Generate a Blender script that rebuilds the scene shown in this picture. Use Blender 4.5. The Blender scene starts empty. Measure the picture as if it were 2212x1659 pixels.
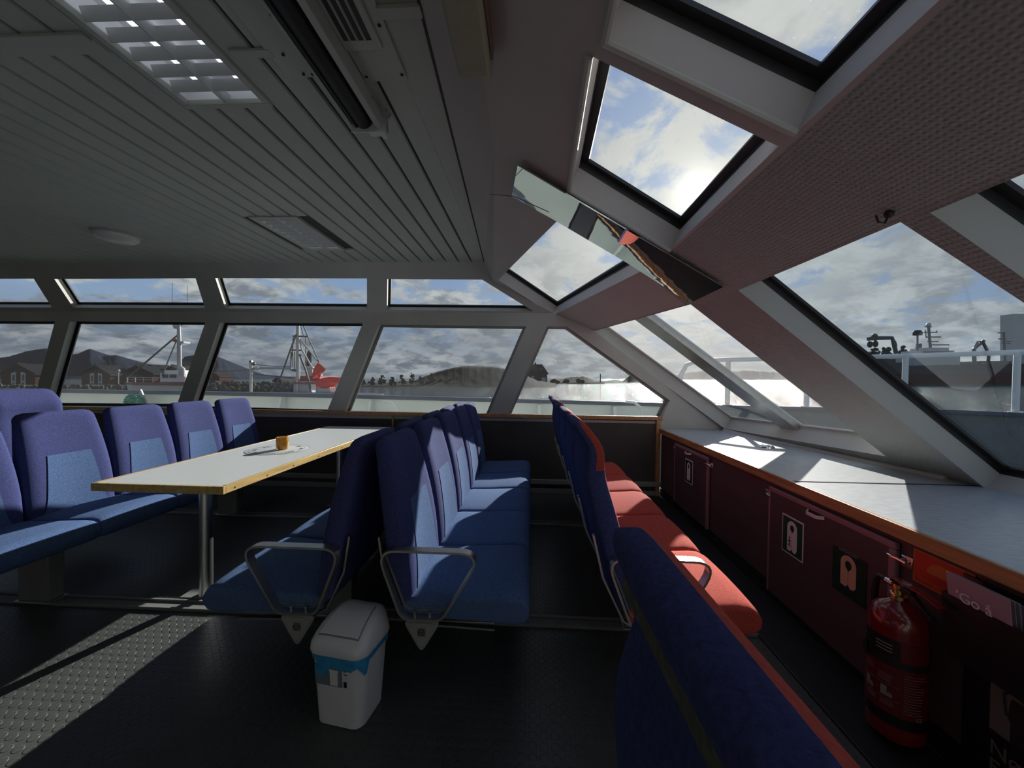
import bpy, math, random
import numpy as np
from mathutils import Vector, Matrix
from mathutils.geometry import tessellate_polygon

# ------------------------------------------------------------------ camera, light, exposure
W, H, F = 2212, 1659, 831.0
EYE = np.array([0.0, 0.0, 1.33])
_yaw = math.atan((1148 - 1106) / F); _pit = math.atan((829.5 - 814) / F); _rol = math.atan(.0122)
_r = np.array([math.cos(_yaw), math.sin(_yaw), 0]); _f = np.array([-math.sin(_yaw), math.cos(_yaw), 0]); _u = np.array([0, 0, 1.])
_f2 = _f * math.cos(_pit) - _u * math.sin(_pit); _u2 = _u * math.cos(_pit) + _f * math.sin(_pit)
CR = _r * math.cos(_rol) + _u2 * math.sin(_rol); CU = _u2 * math.cos(_rol) - _r * math.sin(_rol); CF = _f2
col = bpy.context.scene.collection
cam = bpy.data.cameras.new('camera'); cam_ob = bpy.data.objects.new('camera', cam); col.objects.link(cam_ob)
cam.sensor_fit = 'HORIZONTAL'; cam.sensor_width = 36; cam.lens = 36 * F / W; cam.clip_start = .02; cam.clip_end = 6000
cam_ob.matrix_world = Matrix(((CR[0], CU[0], -CF[0], EYE[0]), (CR[1], CU[1], -CF[1], EYE[1]), (CR[2], CU[2], -CF[2], EYE[2]), (0, 0, 0, 1)))
sc = bpy.context.scene; sc.camera = cam_ob
sc.view_settings.view_transform = 'Standard'; sc.view_settings.look = 'None'; sc.view_settings.gamma = 1
sc.view_settings.use_curve_mapping = False; sc.view_settings.exposure = 0.0
sc.cycles.use_denoising = True
sc.cycles.max_bounces = 8; sc.cycles.transparent_max_bounces = 16; sc.cycles.sample_clamp_indirect = 4

def ray(px, py): return CR * (px - 1106) + CU * (829.5 - py) + CF * F
def on_pl(px, py, P):
    d = ray(px, py); return EYE + d * (P[1] - EYE @ P[0]) / (d @ P[0])
def on_z(px, py, z): return on_pl(px, py, (np.array([0, 0, 1.]), z))
def on_y(px, py, y): return on_pl(px, py, (np.array([0, 1., 0]), y))
def on_x(px, py, x): return on_pl(px, py, (np.array([1., 0, 0]), x))
def unit(v): v = np.array(v, float); return v / np.linalg.norm(v)
def plane3(a, b, c, out):
    a, b, c = map(np.array, (a, b, c)); n = unit(np.cross(b - a, c - a))
    if n @ np.array(out) < 0: n = -n
    return (n, n @ a)
def off(P, t): return (P[0], P[1] - t)
def meet(*P): return np.linalg.solve(np.array([p[0] for p in P]), np.array([p[1] for p in P]))

SUN_DIR = unit(ray(1506, 419))                 # towards the sun, at the skylight's lower edge
sun = bpy.data.lights.new('sun', 'SUN'); sun_ob = bpy.data.objects.new('sun', sun); col.objects.link(sun_ob)
sun.energy = 13.0; sun.angle = math.radians(.55); sun.color = (1, .95, .86)
sun_ob.rotation_euler = Vector(unit(ray(1462, 474))).to_track_quat('Z', 'Y').to_euler()

def build_world():
    w = bpy.data.worlds.new('sky'); sc.world = w; w.use_nodes = True
    nt = w.node_tree; nt.nodes.clear(); N = nt.nodes.new; L = nt.links.new
    out = N('ShaderNodeOutputWorld'); bg = N('ShaderNodeBackground'); L(bg.outputs[0], out.inputs[0])
    tc = N('ShaderNodeTexCoord'); nrm = N('ShaderNodeVectorMath'); nrm.operation = 'NORMALIZE'; L(tc.outputs['Generated'], nrm.inputs[0])
    sep = N('ShaderNodeSeparateXYZ'); L(nrm.outputs[0], sep.inputs[0])
    def m(op, a, b=None, c=None, clamp=False):
        n = N('ShaderNodeMath'); n.operation = op; n.use_clamp = clamp
        for i, v in enumerate((a, b, c)):
            if v is None: continue
            if isinstance(v, (int, float)): n.inputs[i].default_value = v
            else: L(v, n.inputs[i])
        return n.outputs[0]
    z = m('MAXIMUM', sep.outputs[2], 0.0)
    den = m('ADD', z, .30)
    cmb = N('ShaderNodeCombineXYZ'); L(m('DIVIDE', sep.outputs[0], den), cmb.inputs[0]); L(m('DIVIDE', sep.outputs[1], den), cmb.inputs[1])
    def noise(scale, det, ro, dist=0, shift=0):
        mp = N('ShaderNodeMapping'); mp.inputs['Location'].default_value = (shift, shift * .7, shift * .3); L(cmb.outputs[0], mp.inputs[0])
        n = N('ShaderNodeTexNoise'); n.inputs['Scale'].default_value = scale; n.inputs['Detail'].default_value = det
        n.inputs['Roughness'].default_value = ro; n.inputs['Distortion'].default_value = dist; L(mp.outputs[0], n.inputs['Vector']); return n.outputs[0]
    def ramp(v, a, b):
        r = N('ShaderNodeMapRange'); r.interpolation_type = 'SMOOTHSTEP'; r.inputs[1].default_value = a; r.inputs[2].default_value = b; L(v, r.inputs[0]); return r.outputs[0]
    def mix(f, a, b):
        n = N('ShaderNodeMix'); n.data_type = 'RGBA'; n.clamp_factor = True
        if isinstance(f, (int, float)): n.inputs[0].default_value = f
        else: L(f, n.inputs[0])
        for i, v in ((6, a), (7, b)):
            if isinstance(v, tuple): n.inputs[i].default_value = v + (1,)
            else: L(v, n.inputs[i])
        return n.outputs[2]
    rgt = m('MULTIPLY', ramp(sep.outputs[0], -.40, .05), m('SUBTRACT', 1.0, ramp(z, .30, .62)))
    cover = ramp(m('MULTIPLY_ADD', rgt, .075, noise(4.0, 14, .60, .45, SKY['shift'])), SKY['c0'], SKY['c1'])
    lump = ramp(noise(5.8, 12, .60, .3, 7.3), .39, .61)
    big = ramp(noise(1.2, 4, .5, .2, 2.1), .35, .65)
    dot = N('ShaderNodeVectorMath'); dot.operation = 'DOT_PRODUCT'; L(nrm.outputs[0], dot.inputs[0]); dot.inputs[1].default_value = tuple(SUN_DIR)
    cs = m('MAXIMUM', dot.outputs['Value'], 0.0)
    near = m('POWER', cs, 12.0)
    blue = mix(ramp(z, .0, .6), (.27, .38, .54), (.12, .22, .47))
    blue = mix(near, blue, (.30, .40, .58))
    cloud = mix(lump, (.19, .22, .26), (.58, .61, .61))
    cloud = mix(m('MULTIPLY', big, .55), cloud, (.22, .25, .29))
    cloud = mix(near, cloud, (.62, .63, .60))
    low = ramp(z, .16, .03)
    cover2 = m('MAXIMUM', cover, m('MULTIPLY', low, .92))
    base = mix(cover2, blue, cloud)
    glow = m('ADD', m('MULTIPLY', m('POWER', cs, 40.0), .14), m('MULTIPLY', m('POWER', cs, 900.0), .7))
    glow = m('ADD', glow, m('MULTIPLY', m('POWER', cs, 9000.0), 9.0))
    dh = N('ShaderNodeVectorMath'); dh.operation = 'DOT_PRODUCT'; L(nrm.outputs[0], dh.inputs[0]); dh.inputs[1].default_value = tuple(unit([SUN_DIR[0], SUN_DIR[1], .06]))
    glow = m('ADD', glow, m('MULTIPLY', m('POWER', m('MAXIMUM', dh.outputs['Value'], 0.0), 14.0), .20))
    g = N('ShaderNodeMix'); g.data_type = 'RGBA'; g.blend_type = 'ADD'; g.inputs[0].default_value = 1
    L(base, g.inputs[6]); gc = N('ShaderNodeVectorMath'); gc.operation = 'SCALE'; gc.inputs[0].default_value = (1, .95, .84); L(glow, gc.inputs['Scale']); L(gc.outputs[0], g.inputs[7])
    # below the horizon: dull sea grey
    fin = mix(ramp(sep.outputs[2], -.02, .0), (.2, .22, .24), g.outputs[2])
    L(fin, bg.inputs[0]); bg.inputs[1].default_value = SKY['strength']
SKY = dict(shift=0.0, c0=.43, c1=.57, strength=1.0)
build_world()

# ------------------------------------------------------------------ materials
MATS = {}
def mat(name, color, rough=.5, metal=0.0, var=.0, vscale=8, bump=0.0, bscale=60, sheen=0, emis=None, spec=.5, coat=0, stretch=None, bkind='noise', coord='Object', trans=0):
    m = bpy.data.materials.new(name); m.use_nodes = True; MATS[name] = m
    nt = m.node_tree; N = nt.nodes.new; L = nt.links.new; b = nt.nodes['Principled BSDF']
    b.inputs['Base Color'].default_value = (*color, 1); b.inputs['Roughness'].default_value = rough; b.inputs['Metallic'].default_value = metal
    b.inputs['Specular IOR Level'].default_value = spec
    if sheen: b.inputs['Sheen Weight'].default_value = sheen; b.inputs['Sheen Roughness'].default_value = .4
    if coat: b.inputs['Coat Weight'].default_value = coat; b.inputs['Coat Roughness'].default_value = .05
    if trans: b.inputs['Transmission Weight'].default_value = trans
    if emis: b.inputs['Emission Color'].default_value = (*emis[0], 1); b.inputs['Emission Strength'].default_value = emis[1]
    tc = N('ShaderNodeTexCoord'); vec = tc.outputs[coord]
    if stretch:
        mp = N('ShaderNodeMapping'); mp.inputs['Scale'].default_value = stretch; L(vec, mp.inputs[0]); vec = mp.outputs[0]
    if var:
        n = N('ShaderNodeTexNoise'); n.inputs['Scale'].default_value = vscale; n.inputs['Detail'].default_value = 6; L(vec, n.inputs['Vector'])
        mx = N('ShaderNodeMix'); mx.data_type = 'RGBA'
        mx.inputs[6].default_value = (*[max(0, c * (1 - var)) for c in color], 1); mx.inputs[7].default_value = (*[min(1, c * (1 + var)) for c in color], 1)
        mr = N('ShaderNodeMapRange'); mr.inputs[1].default_value = .3; mr.inputs[2].default_value = .7; L(n.outputs[0], mr.inputs[0]); L(mr.outputs[0], mx.inputs[0]); L(mx.outputs[2], b.inputs['Base Color'])
    if bump:
        if bkind == 'noise':
            n2 = N('ShaderNodeTexNoise'); n2.inputs['Scale'].default_value = bscale; n2.inputs['Detail'].default_value = 3; h = n2.outputs[0]
        elif bkind == 'weave':
            n2 = N('ShaderNodeTexVoronoi'); n2.inputs['Scale'].default_value = bscale; h = n2.outputs['Distance']
        elif bkind == 'stud':
            n2 = None
        if n2: L(vec, n2.inputs['Vector'])
        bp = N('ShaderNodeBump'); bp.inputs['Strength'].default_value = bump; bp.inputs['Distance'].default_value = .002; L(h, bp.inputs['Height']); L(bp.outputs[0], b.inputs['Normal'])
    return m
M = MATS
mat('paint_grey', (.46, .46, .43), .55, var=.06, vscale=3, bump=.05, bscale=200)
mat('slat_grey', (.44, .47, .43), .5, var=.04, vscale=2)
mat('groove', (.05, .055, .055), .8)
mat('lining_smooth', (.46, .43, .41), .6, var=.05, vscale=2, bump=.08, bscale=120)
mat('gasket', (.025, .025, .026), .45)
mat('window_metal', (.30, .30, .29), .4, .6, var=.1)
mat('wall_panel', (.055, .047, .045), .6, var=.1, vscale=4)
mat('skirting', (.25, .25, .25), .45)
mat('wood', (.40, .20, .075), .4, var=.35, vscale=3, stretch=(14, 1.2, 14), coat=.25)
mat('wood_pale', (.62, .42, .16), .35, var=.25, vscale=3, stretch=(14, 1.2, 14), coat=.3)
mat('laminate', (.56, .58, .57), .35, var=.03, vscale=30)
mat('counter_top', (.40, .43, .46), .34, var=.16, vscale=16, stretch=(1, 5, 1), bump=.12, bscale=40)
mat('cabinet_brown', (.085, .05, .055), .5, var=.1, vscale=3)
mat('cabinet_edge', (.30, .16, .18), .45)
mat('fabric_navy', (.055, .065, .180), .9, var=.25, vscale=140, bump=.5, bscale=420, spec=.12)
mat('fabric_blue', (.085, .142, .285), .9, var=.28, vscale=160, bump=.5, bscale=420, spec=.12)
mat('fabric_red', (.43, .068, .048), .9, var=.22, vscale=140, bump=.5, bscale=420, spec=.12)
mat('fabric_khaki', (.10, .10, .065), .95, var=.3, vscale=100)
mat('shell_grey', (.20, .20, .21), .45)
mat('steel', (.62, .62, .60), .3, 1.0, var=.05)
mat('alu', (.52, .52, .50), .38, 1.0, var=.08, vscale=20)
mat('chrome', (.8, .8, .8), .12, 1.0)
mat('pedestal_grey', (.17, .17, .165), .6, var=.1)
mat('plastic_white', (.68, .68, .70), .4, bump=.04, bscale=300)
mat('plastic_grey', (.30, .29, .27), .45)
mat('plastic_black', (.012, .012, .013), .4)
mat('bag_blue', (.04, .28, .55), .3, var=.2, vscale=30, bump=.6, bscale=60)
mat('ext_red', (.15, .004, .006), .22, coat=.6)
mat('label_dark_red', (.11, .004, .006), .4)
mat('black_label', (.008, .008, .008), .35)
mat('print_white', (.75, .72, .72), .5)
mat('print_grey', (.2, .2, .2), .6)
mat('print_black', (.01, .01, .01), .6)
mat('sign_green', (.008, .07, .03), .4)
mat('sign_dark_green', (.006, .035, .02), .4)
mat('sign_jacket', (.62, .40, .26), .45)
mat('sign_orange', (.55, .035, .012), .4)
mat('sign_amber', (.55, .16, .03), .45)
mat('sign_beige', (.13, .12, .10), .5)
mat('sticker_photo', (.16, .22, .26), .3)
mat('brass', (.6, .42, .14), .3, 1.0)
mat('brochure', (.42, .28, .34), .5)
mat('paper_grey', (.22, .22, .26), .6)
mat('amber_glass', (.75, .42, .07), .15, var=.35, vscale=35, trans=.55)
mat('wax', (.7, .6, .4), .5)
mat('lamp_cover', (.30, .29, .20), .5, var=.1)
mat('lamp_orange', (.16, .08, .035), .5)
mat('louvre', (.62, .63, .64), .3, .35)
mat('tube_light', (.8, .8, .8), .5, emis=((.86, .93, 1), 1.3))
mat('dome_glass', (.68, .69, .67), .2)
mat('dark_rubber', (.012, .014, .015), .5)
mat('seam', (.012, .014, .016), .7)
mat('mirror', (.80, .82, .80), .02, 1.0, bump=.55, bscale=3.2)
# outdoors
mat('hull_white', (.74, .78, .74), .45, var=.06, vscale=2)
mat('cap_blue', (.035, .055, .10), .4)
mat('bow_shade_grey', (.11, .14, .14), .6, var=.1)  # white bulwark paint at the bow, its shade put into the colour
mat('deck_grey', (.22, .27, .27), .6, var=.1)
mat('rail_white', (.70, .72, .72), .4)
mat('rope_green', (.02, .20, .16), .8, var=.4, vscale=60)
mat('boat_red', (.55, .03, .02), .5)
mat('boat_dark_red', (.20, .02, .02), .5)
mat('tarp_red', (.75, .04, .015), .55, var=.2, vscale=4)
mat('boat_grey', (.32, .35, .36), .5)
mat('net_black', (.015, .018, .015), .9)
mat('pole_grey', (.36, .37, .36), .4, .3)
mat('pole_dark', (.05, .055, .06), .5)
mat('rock', (.05, .05, .047), .9, spec=0.05, var=.5, vscale=1.5)
mat('house_red', (.045, .015, .013), .8, spec=0.05, var=.15)
mat('house_white', (.55, .55, .53), .7)
mat('house_black', (.010, .010, .012), .7, spec=0.05)
mat('roof_dark', (.012, .012, .014), .7, spec=0.05)
mat('glass_dark', (.03, .035, .04), .15)
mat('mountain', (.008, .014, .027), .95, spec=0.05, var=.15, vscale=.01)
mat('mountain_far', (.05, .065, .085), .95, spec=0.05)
mat('hill_green', (.008, .0115, .005), .95, spec=0.05, var=.6, vscale=.35)
mat('leaf_green', (.016, .022, .009), .9, spec=0.05, var=.5, vscale=2)
mat('leaf_dark', (.008, .011, .007), .9, spec=0.05, var=.5, vscale=1)
mat('leaf_brown', (.05, .045, .033), .9, spec=0.05, var=.5, vscale=1)
mat('bark', (.05, .04, .03), .9)
mat('ship_grey', (.045, .052, .058), .6, spec=0.05)
mat('ship_red', (.06, .010, .012), .6, spec=0.05)
mat('ship_white', (.40, .42, .42), .5)
mat('yellow', (.6, .4, .03), .5)

def node_mats():
    # studded rubber floor
    m = mat('floor_rubber', (.085, .09, .088), .36, spec=.3); nt = m.node_tree; N = nt.nodes.new; L = nt.links.new; b = nt.nodes['Principled BSDF']
    tc = N('ShaderNodeTexCoord'); mp = N('ShaderNodeMapping'); mp.inputs['Scale'].default_value = (1 / .042, 1 / .042, 0); L(tc.outputs['Object'], mp.inputs[0])
    fr = N('ShaderNodeVectorMath'); fr.operation = 'FRACTION'; L(mp.outputs[0], fr.inputs[0])
    sb = N('ShaderNodeVectorMath'); sb.operation = 'SUBTRACT'; sb.inputs[1].default_value = (.5, .5, 0); L(fr.outputs[0], sb.inputs[0])
    ln = N('ShaderNodeVectorMath'); ln.operation = 'LENGTH'; L(sb.outputs[0], ln.inputs[0])
    mr = N('ShaderNodeMapRange'); mr.interpolation_type = 'SMOOTHSTEP'; mr.inputs[1].default_value = .40; mr.inputs[2].default_value = .34; L(ln.outputs['Value'], mr.inputs[0])
    bp = N('ShaderNodeBump'); bp.inputs['Strength'].default_value = .9; bp.inputs['Distance'].default_value = .0022; L(mr.outputs[0], bp.inputs['Height']); L(bp.outputs[0], b.inputs['Normal'])
    n = N('ShaderNodeTexNoise'); n.inputs['Scale'].default_value = 5; n.inputs['Detail'].default_value = 8; L(tc.outputs['Object'], n.inputs['Vector'])
    mx = N('ShaderNodeMix'); mx.data_type = 'RGBA'; mx.inputs[6].default_value = (.055, .060, .056, 1); mx.inputs[7].default_value = (.090, .095, .088, 1); L(n.outputs[0], mx.inputs[0]); L(mx.outputs[2], b.inputs['Base Color'])
    # woven textile wall covering
    m = mat('lining_weave', (.34, .355, .34), .85); nt = m.node_tree; N = nt.nodes.new; L = nt.links.new; b = nt.nodes['Principled BSDF']
    tc = N('ShaderNodeTexCoord')
    def wave(rot, sc_):
        mp = N('ShaderNodeMapping'); mp.inputs['Rotation'].default_value = rot; L(tc.outputs['Object'], mp.inputs[0])
        w = N('ShaderNodeTexWave'); w.inputs['Scale'].default_value = sc_ * .75; w.inputs['Distortion'].default_value = 1.2; w.inputs['Detail'].default_value = 2; w.inputs['Detail Scale'].default_value = 2; L(mp.outputs[0], w.inputs['Vector']); return w.outputs['Fac']
    a = wave((0, 0, 0), 30); c = wave((0, 0, math.pi / 2), 30)
    mu = N('ShaderNodeMath'); mu.operation = 'MULTIPLY'; L(a, mu.inputs[0]); L(c, mu.inputs[1])
    big = N('ShaderNodeTexNoise'); big.inputs['Scale'].default_value = 5; big.inputs['Detail'].default_value = 5; L(tc.outputs['Object'], big.inputs['Vector'])
    ad = N('ShaderNodeMath'); ad.operation = 'MULTIPLY_ADD'; ad.inputs[1].default_value = 3.0; L(big.outputs[0], ad.inputs[0]); L(mu.outputs[0], ad.inputs[2])
    bp = N('ShaderNodeBump'); bp.inputs['Strength'].default_value = 1.0; bp.inputs['Distance'].default_value = .0040; L(ad.outputs[0], bp.inputs['Height']); L(bp.outputs[0], b.inputs['Normal'])
    # water
    m = mat('water', (.022, .030, .034), .08, spec=.6); nt = m.node_tree; N = nt.nodes.new; L = nt.links.new; b = nt.nodes['Principled BSDF']
    tc = N('ShaderNodeTexCoord'); h = None
    for s, k in ((.35, 1.0), (1.3, .5), (5, .22)):
        n = N('ShaderNodeTexNoise'); n.inputs['Scale'].default_value = s; n.inputs['Detail'].default_value = 4; L(tc.outputs['Object'], n.inputs['Vector'])
        x = N('ShaderNodeMath'); x.operation = 'MULTIPLY_ADD'; x.inputs[1].default_value = k; L(n.outputs[0], x.inputs[0])
        if h is not None: L(h, x.inputs[2])
        else: x.inputs[2].default_value = 0
        h = x.outputs[0]
    bp = N('ShaderNodeBump'); bp.inputs['Strength'].default_value = 1.0; bp.inputs['Distance'].default_value = .95; L(h, bp.inputs['Height']); L(bp.outputs[0], b.inputs['Normal'])
    # panes: clear, with specks of salt and dirt
    def pane(name, tint, dirt, refl):
        m = bpy.data.materials.new(name); MATS[name] = m; m.use_nodes = True; nt = m.node_tree; nt.nodes.clear(); N = nt.nodes.new; L = nt.links.new
        out = N('ShaderNodeOutputMaterial'); tr = N('ShaderNodeBsdfTransparent'); tr.inputs[0].default_value = (*tint, 1)
        gl = N('ShaderNodeBsdfGlossy'); gl.inputs['Roughness'].default_value = 0.0; gl.inputs[0].default_value = (1, 1, 1, 1)
        fr = N('ShaderNodeFresnel'); fr.inputs[0].default_value = 1.45
        ge = N('ShaderNodeNewGeometry'); fx = N('ShaderNodeMath'); fx.operation = 'SUBTRACT'; fx.inputs[0].default_value = refl; L(ge.outputs['Backfacing'], fx.inputs[1]); fx.use_clamp = True
        mu = N('ShaderNodeMath'); mu.operation = 'MULTIPLY'; L(fx.outputs[0], mu.inputs[1]); L(fr.outputs[0], mu.inputs[0])
        mx = N('ShaderNodeMixShader'); L(mu.outputs[0], mx.inputs[0]); L(tr.outputs[0], mx.inputs[1]); L(gl.outputs[0], mx.inputs[2]); last = mx.outputs[0]
        if dirt:
            tc = N('ShaderNodeTexCoord'); v = N('ShaderNodeTexVoronoi'); v.inputs['Scale'].default_value = 46; v.inputs['Randomness'].default_value = 1; L(tc.outputs['Object'], v.inputs['Vector'])
            r1 = N('ShaderNodeMapRange'); r1.inputs[1].default_value = .16; r1.inputs[2].default_value = .05; L(v.outputs['Distance'], r1.inputs[0])
            n = N('ShaderNodeTexNoise'); n.inputs['Scale'].default_value = 3; n.inputs['Detail'].default_value = 8; L(tc.outputs['Object'], n.inputs['Vector'])
            r2 = N('ShaderNodeMapRange'); r2.inputs[1].default_value = .50; r2.inputs[2].default_value = .72; L(n.outputs[0], r2.inputs[0])
            k = N('ShaderNodeMath'); k.operation = 'MULTIPLY'; L(r1.outputs[0], k.inputs[0]); L(r2.outputs[0], k.inputs[1])
            k2 = N('ShaderNodeMath'); k2.operation = 'MULTIPLY_ADD'; k2.inputs[1].default_value = dirt; k2.inputs[2].default_value = dirt * .06; k2.use_clamp = True; L(k.outputs[0], k2.inputs[0])
            tl = N('ShaderNodeBsdfTranslucent'); tl.inputs[0].default_value = (.85, .85, .85, 1)
            m2 = N('ShaderNodeMixShader'); L(k2.outputs[0], m2.inputs[0]); L(last, m2.inputs[1]); L(tl.outputs[0], m2.inputs[2]); last = m2.outputs[0]
        L(last, out.inputs[0])
    pane('pane_side', (.77, .79, .81), .08, .5)
    pane('pane_upper', (.95, .96, .96), .05, .5)
    pane('pane_front', (.95, .95, .95), .30, .8)
    pane('pane_bow', (.80, .84, .87), .05, .9)
    pane('pane_roof', (.96, .97, .97), .15, .5)
node_mats()

# ------------------------------------------------------------------ mesh helpers
class MB:
    def __init__(self): self.v = []; self.f = []; self.m = []
    def add(self, vs, fs, k=0):
        b = len(self.v); self.v += [tuple(map(float, p)) for p in vs]
        for f in fs: self.f.append([b + i for i in f]); self.m.append(k)
        return self
    def quad(self, a, b, c, d, k=0): return self.add([a, b, c, d], [(0, 1, 2, 3)], k)
    def box(self, x0, x1, y0, y1, z0, z1, k=0):
        return self.hexa([(x0, y0, z0), (x1, y0, z0), (x1, y1, z0), (x0, y1, z0)], [(x0, y0, z1), (x1, y0, z1), (x1, y1, z1), (x0, y1, z1)], k)
    def hexa(self, lo, hi, k=0):
        n = len(lo)
        return self.add(list(lo) + list(hi), [tuple(range(n - 1, -1, -1)), tuple(range(n, 2 * n))] + [(i, (i + 1) % n, n + (i + 1) % n, n + i) for i in range(n)], k)
    def frame_box(self, c, ax, ay, az, sx, sy, sz, k=0):
        c, ax, ay, az = (np.array(q, float) for q in (c, ax, ay, az))
        lo = [c + ax * sx * i + ay * sy * j - az * sz for i, j in ((-1, -1), (1, -1), (1, 1), (-1, 1))]
        hi = [p + 2 * az * sz for p in lo]; return self.hexa(lo, hi, k)
    def prism(self, pts, d, k=0):
        d = np.array(d, float); lo = [np.array(p, float) for p in pts]; return self.hexa(lo, [p + d for p in lo], k)
    def holed(self, outer, holes, k=0):                     # planar polygon with holes
        polys = [[Vector(p) for p in q] for q in [outer] + list(holes)]
        flat = [p for q in polys for p in q]
        return self.add(flat, [tuple(t) for t in tessellate_polygon(polys)], k)
    def tube(self, path, r, n=8, k=0, caps=True):
        P = [np.array(p, float) for p in path]; rings = []; up = None
        for i, p in enumerate(P):
            t = unit((P[min(i + 1, len(P) - 1)] - P[max(i - 1, 0)]) + 1e-12)
            if up is None:
                up = np.cross(t, [0, 0, 1.]) if abs(t[2]) < .9 else np.cross(t, [1., 0, 0])
            up = unit(up - t * (up @ t)); s = np.cross(t, up); rr = r[i] if isinstance(r, (list, tuple)) else r
            rings.append([p + rr * (up * math.cos(a) + s * math.sin(a)) for a in [2 * math.pi * j / n for j in range(n)]])
        return self.loft(rings, k, caps)
    def loft(self, rings, k=0, caps=True, closed=True):
        n = len(rings[0]); vs = [p for r in rings for p in r]; fs = []
        for i in range(len(rings) - 1):
            for j in range(n if closed else n - 1):
                a = i * n + j; b = i * n + (j + 1) % n; fs.append((a, b, b + n, a + n))
        if caps: fs.append(tuple(range(n - 1, -1, -1))); fs.append(tuple(range((len(rings) - 1) * n, len(rings) * n)))
        return self.add(vs, fs, k)
    def lathe(self, prof, c=(0, 0, 0), n=24, k=0, caps=True):
        return self.loft([[(c[0] + r * math.cos(2 * math.pi * j / n), c[1] + r * math.sin(2 * math.pi * j / n), c[2] + z) for j in range(n)] for r, z in prof], k, caps)
    def bar(self, path, wid, th, wv, closed=False, k=0):     # flat strip bent along a path; width along wv
        P = [np.array(p, float) for p in path]; wv = unit(wv); rings = []; n = len(P)
        for i, p in enumerate(P):
            a = P[(i - 1) % n] if closed else P[max(i - 1, 0)]; b = P[(i + 1) % n] if closed else P[min(i + 1, n - 1)]
            t = unit(b - a); nn = np.cross(wv, t)
            rings.append([p + wv * wid / 2 * s + nn * th / 2 * q for s, q in ((-1, -1), (1, -1), (1, 1), (-1, 1))])
        if closed: rings.append(rings[0])
        return self.loft(rings, k, not closed)
    def ball(self, c, r, n=10, k=0, sq=(1, 1, 1)):
        prof = [(max(1e-4, math.sin(math.pi * i / n)), -math.cos(math.pi * i / n)) for i in range(n + 1)]
        return self.loft([[(c[0] + r * a * sq[0] * math.cos(2 * math.pi * j / (n + 2)), c[1] + r * a * sq[1] * math.sin(2 * math.pi * j / (n + 2)), c[2] + r * b * sq[2]) for j in range(n + 2)] for a, b in prof], k)
    def build(self, name, mats, parent=None, world=True, smooth=True, bevel=0, kind=None, ang=38, segs=2, label=None, sub=0):
        me = bpy.data.meshes.new(name); o0 = np.zeros(3)
        if parent is not None and world:
            p = parent
            while p is not None: o0 = o0 + np.array(p.location); p = p.parent
        me.from_pydata([tuple(np.array(v) - o0) for v in self.v], [], self.f); me.validate()
        for m in (mats if isinstance(mats, (list, tuple)) else [mats]): me.materials.append(MATS[m])
        if len(me.polygons) == len(self.m): me.polygons.foreach_set('material_index', self.m)
        if smooth:
            me.polygons.foreach_set('use_smooth', [True] * len(me.polygons)); me.set_sharp_from_angle(angle=math.radians(ang))
        o = bpy.data.objects.new(name, me); col.objects.link(o)
        if parent is not None: o.parent = parent
        if kind: o['kind'] = kind
        if label: o['label'] = label
        if bevel:
            b = o.modifiers.new('bevel', 'BEVEL'); b.width = bevel; b.segments = segs; b.limit_method = 'ANGLE'; b.angle_limit = math.radians(40)
        if sub:
            b = o.modifiers.new('sub', 'SUBSURF'); b.levels = sub; b.render_levels = sub
        return o
def tag(o, label, cat, group=None):
    o['label'] = label; o['category'] = cat
    if group: o['group'] = group
    return o
def thing(name, label, cat, loc=(0, 0, 0), group=None, rz=0):
    o = bpy.data.objects.new(name, None); o.empty_display_size = .1; col.objects.link(o); o.location = [float(c) for c in loc]; o.rotation_euler.z = rz
    return tag(o, label, cat, group)
def copy_tree(o, parent=None):
    c = o.copy(); col.objects.link(c); c.parent = parent
    for ch in list(o.children): copy_tree(ch, c)
    return c
def lettering(name, body, size, m, origin, right, up, parent=None, depth=.0006, align='LEFT', label=None):
    cu = bpy.data.curves.new(name, 'FONT'); cu.body = body; cu.size = size; cu.extrude = depth; cu.align_x = align
    t = bpy.data.objects.new(name, cu); col.objects.link(t)
    me = bpy.data.meshes.new_from_object(t.evaluated_get(bpy.context.evaluated_depsgraph_get())); bpy.data.objects.remove(t)
    right = unit(right); up = unit(up); nn = np.cross(right, up); o0 = np.zeros(3); p = parent
    while p is not None: o0 = o0 + np.array(p.location); p = p.parent
    for v in me.vertices: v.co = Vector(np.array(origin) - o0 + right * v.co[0] + up * v.co[1] + nn * v.co[2])
    me.materials.clear(); me.materials.append(MATS[m]); o = bpy.data.objects.new(name, me); col.objects.link(o)
    if parent is not None: o.parent = parent
    if label: o['label'] = label
    return o
def fillet(pts, r, n=6, closed=True):                        # round the corners of a polyline
    P = [np.array(p, float) for p in pts]; out = []; N = len(P)
    for i, p in enumerate(P):
        if not closed and i in (0, N - 1): out.append(p); continue
        a = P[i - 1]; b = P[(i + 1) % N]; ua = unit(a - p); ub = unit(b - p); c = float(np.clip(ua @ ub, -1, 1)); half = math.acos(c) / 2
        d = min(r / max(math.tan(half), 1e-3), .45 * np.linalg.norm(a - p), .45 * np.linalg.norm(b - p))
        s, e = p + ua * d, p + ub * d
        for j in range(n + 1):
            t = j / n; out.append((1 - t) ** 2 * s + 2 * t * (1 - t) * p + t * t * e)
    return out

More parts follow.
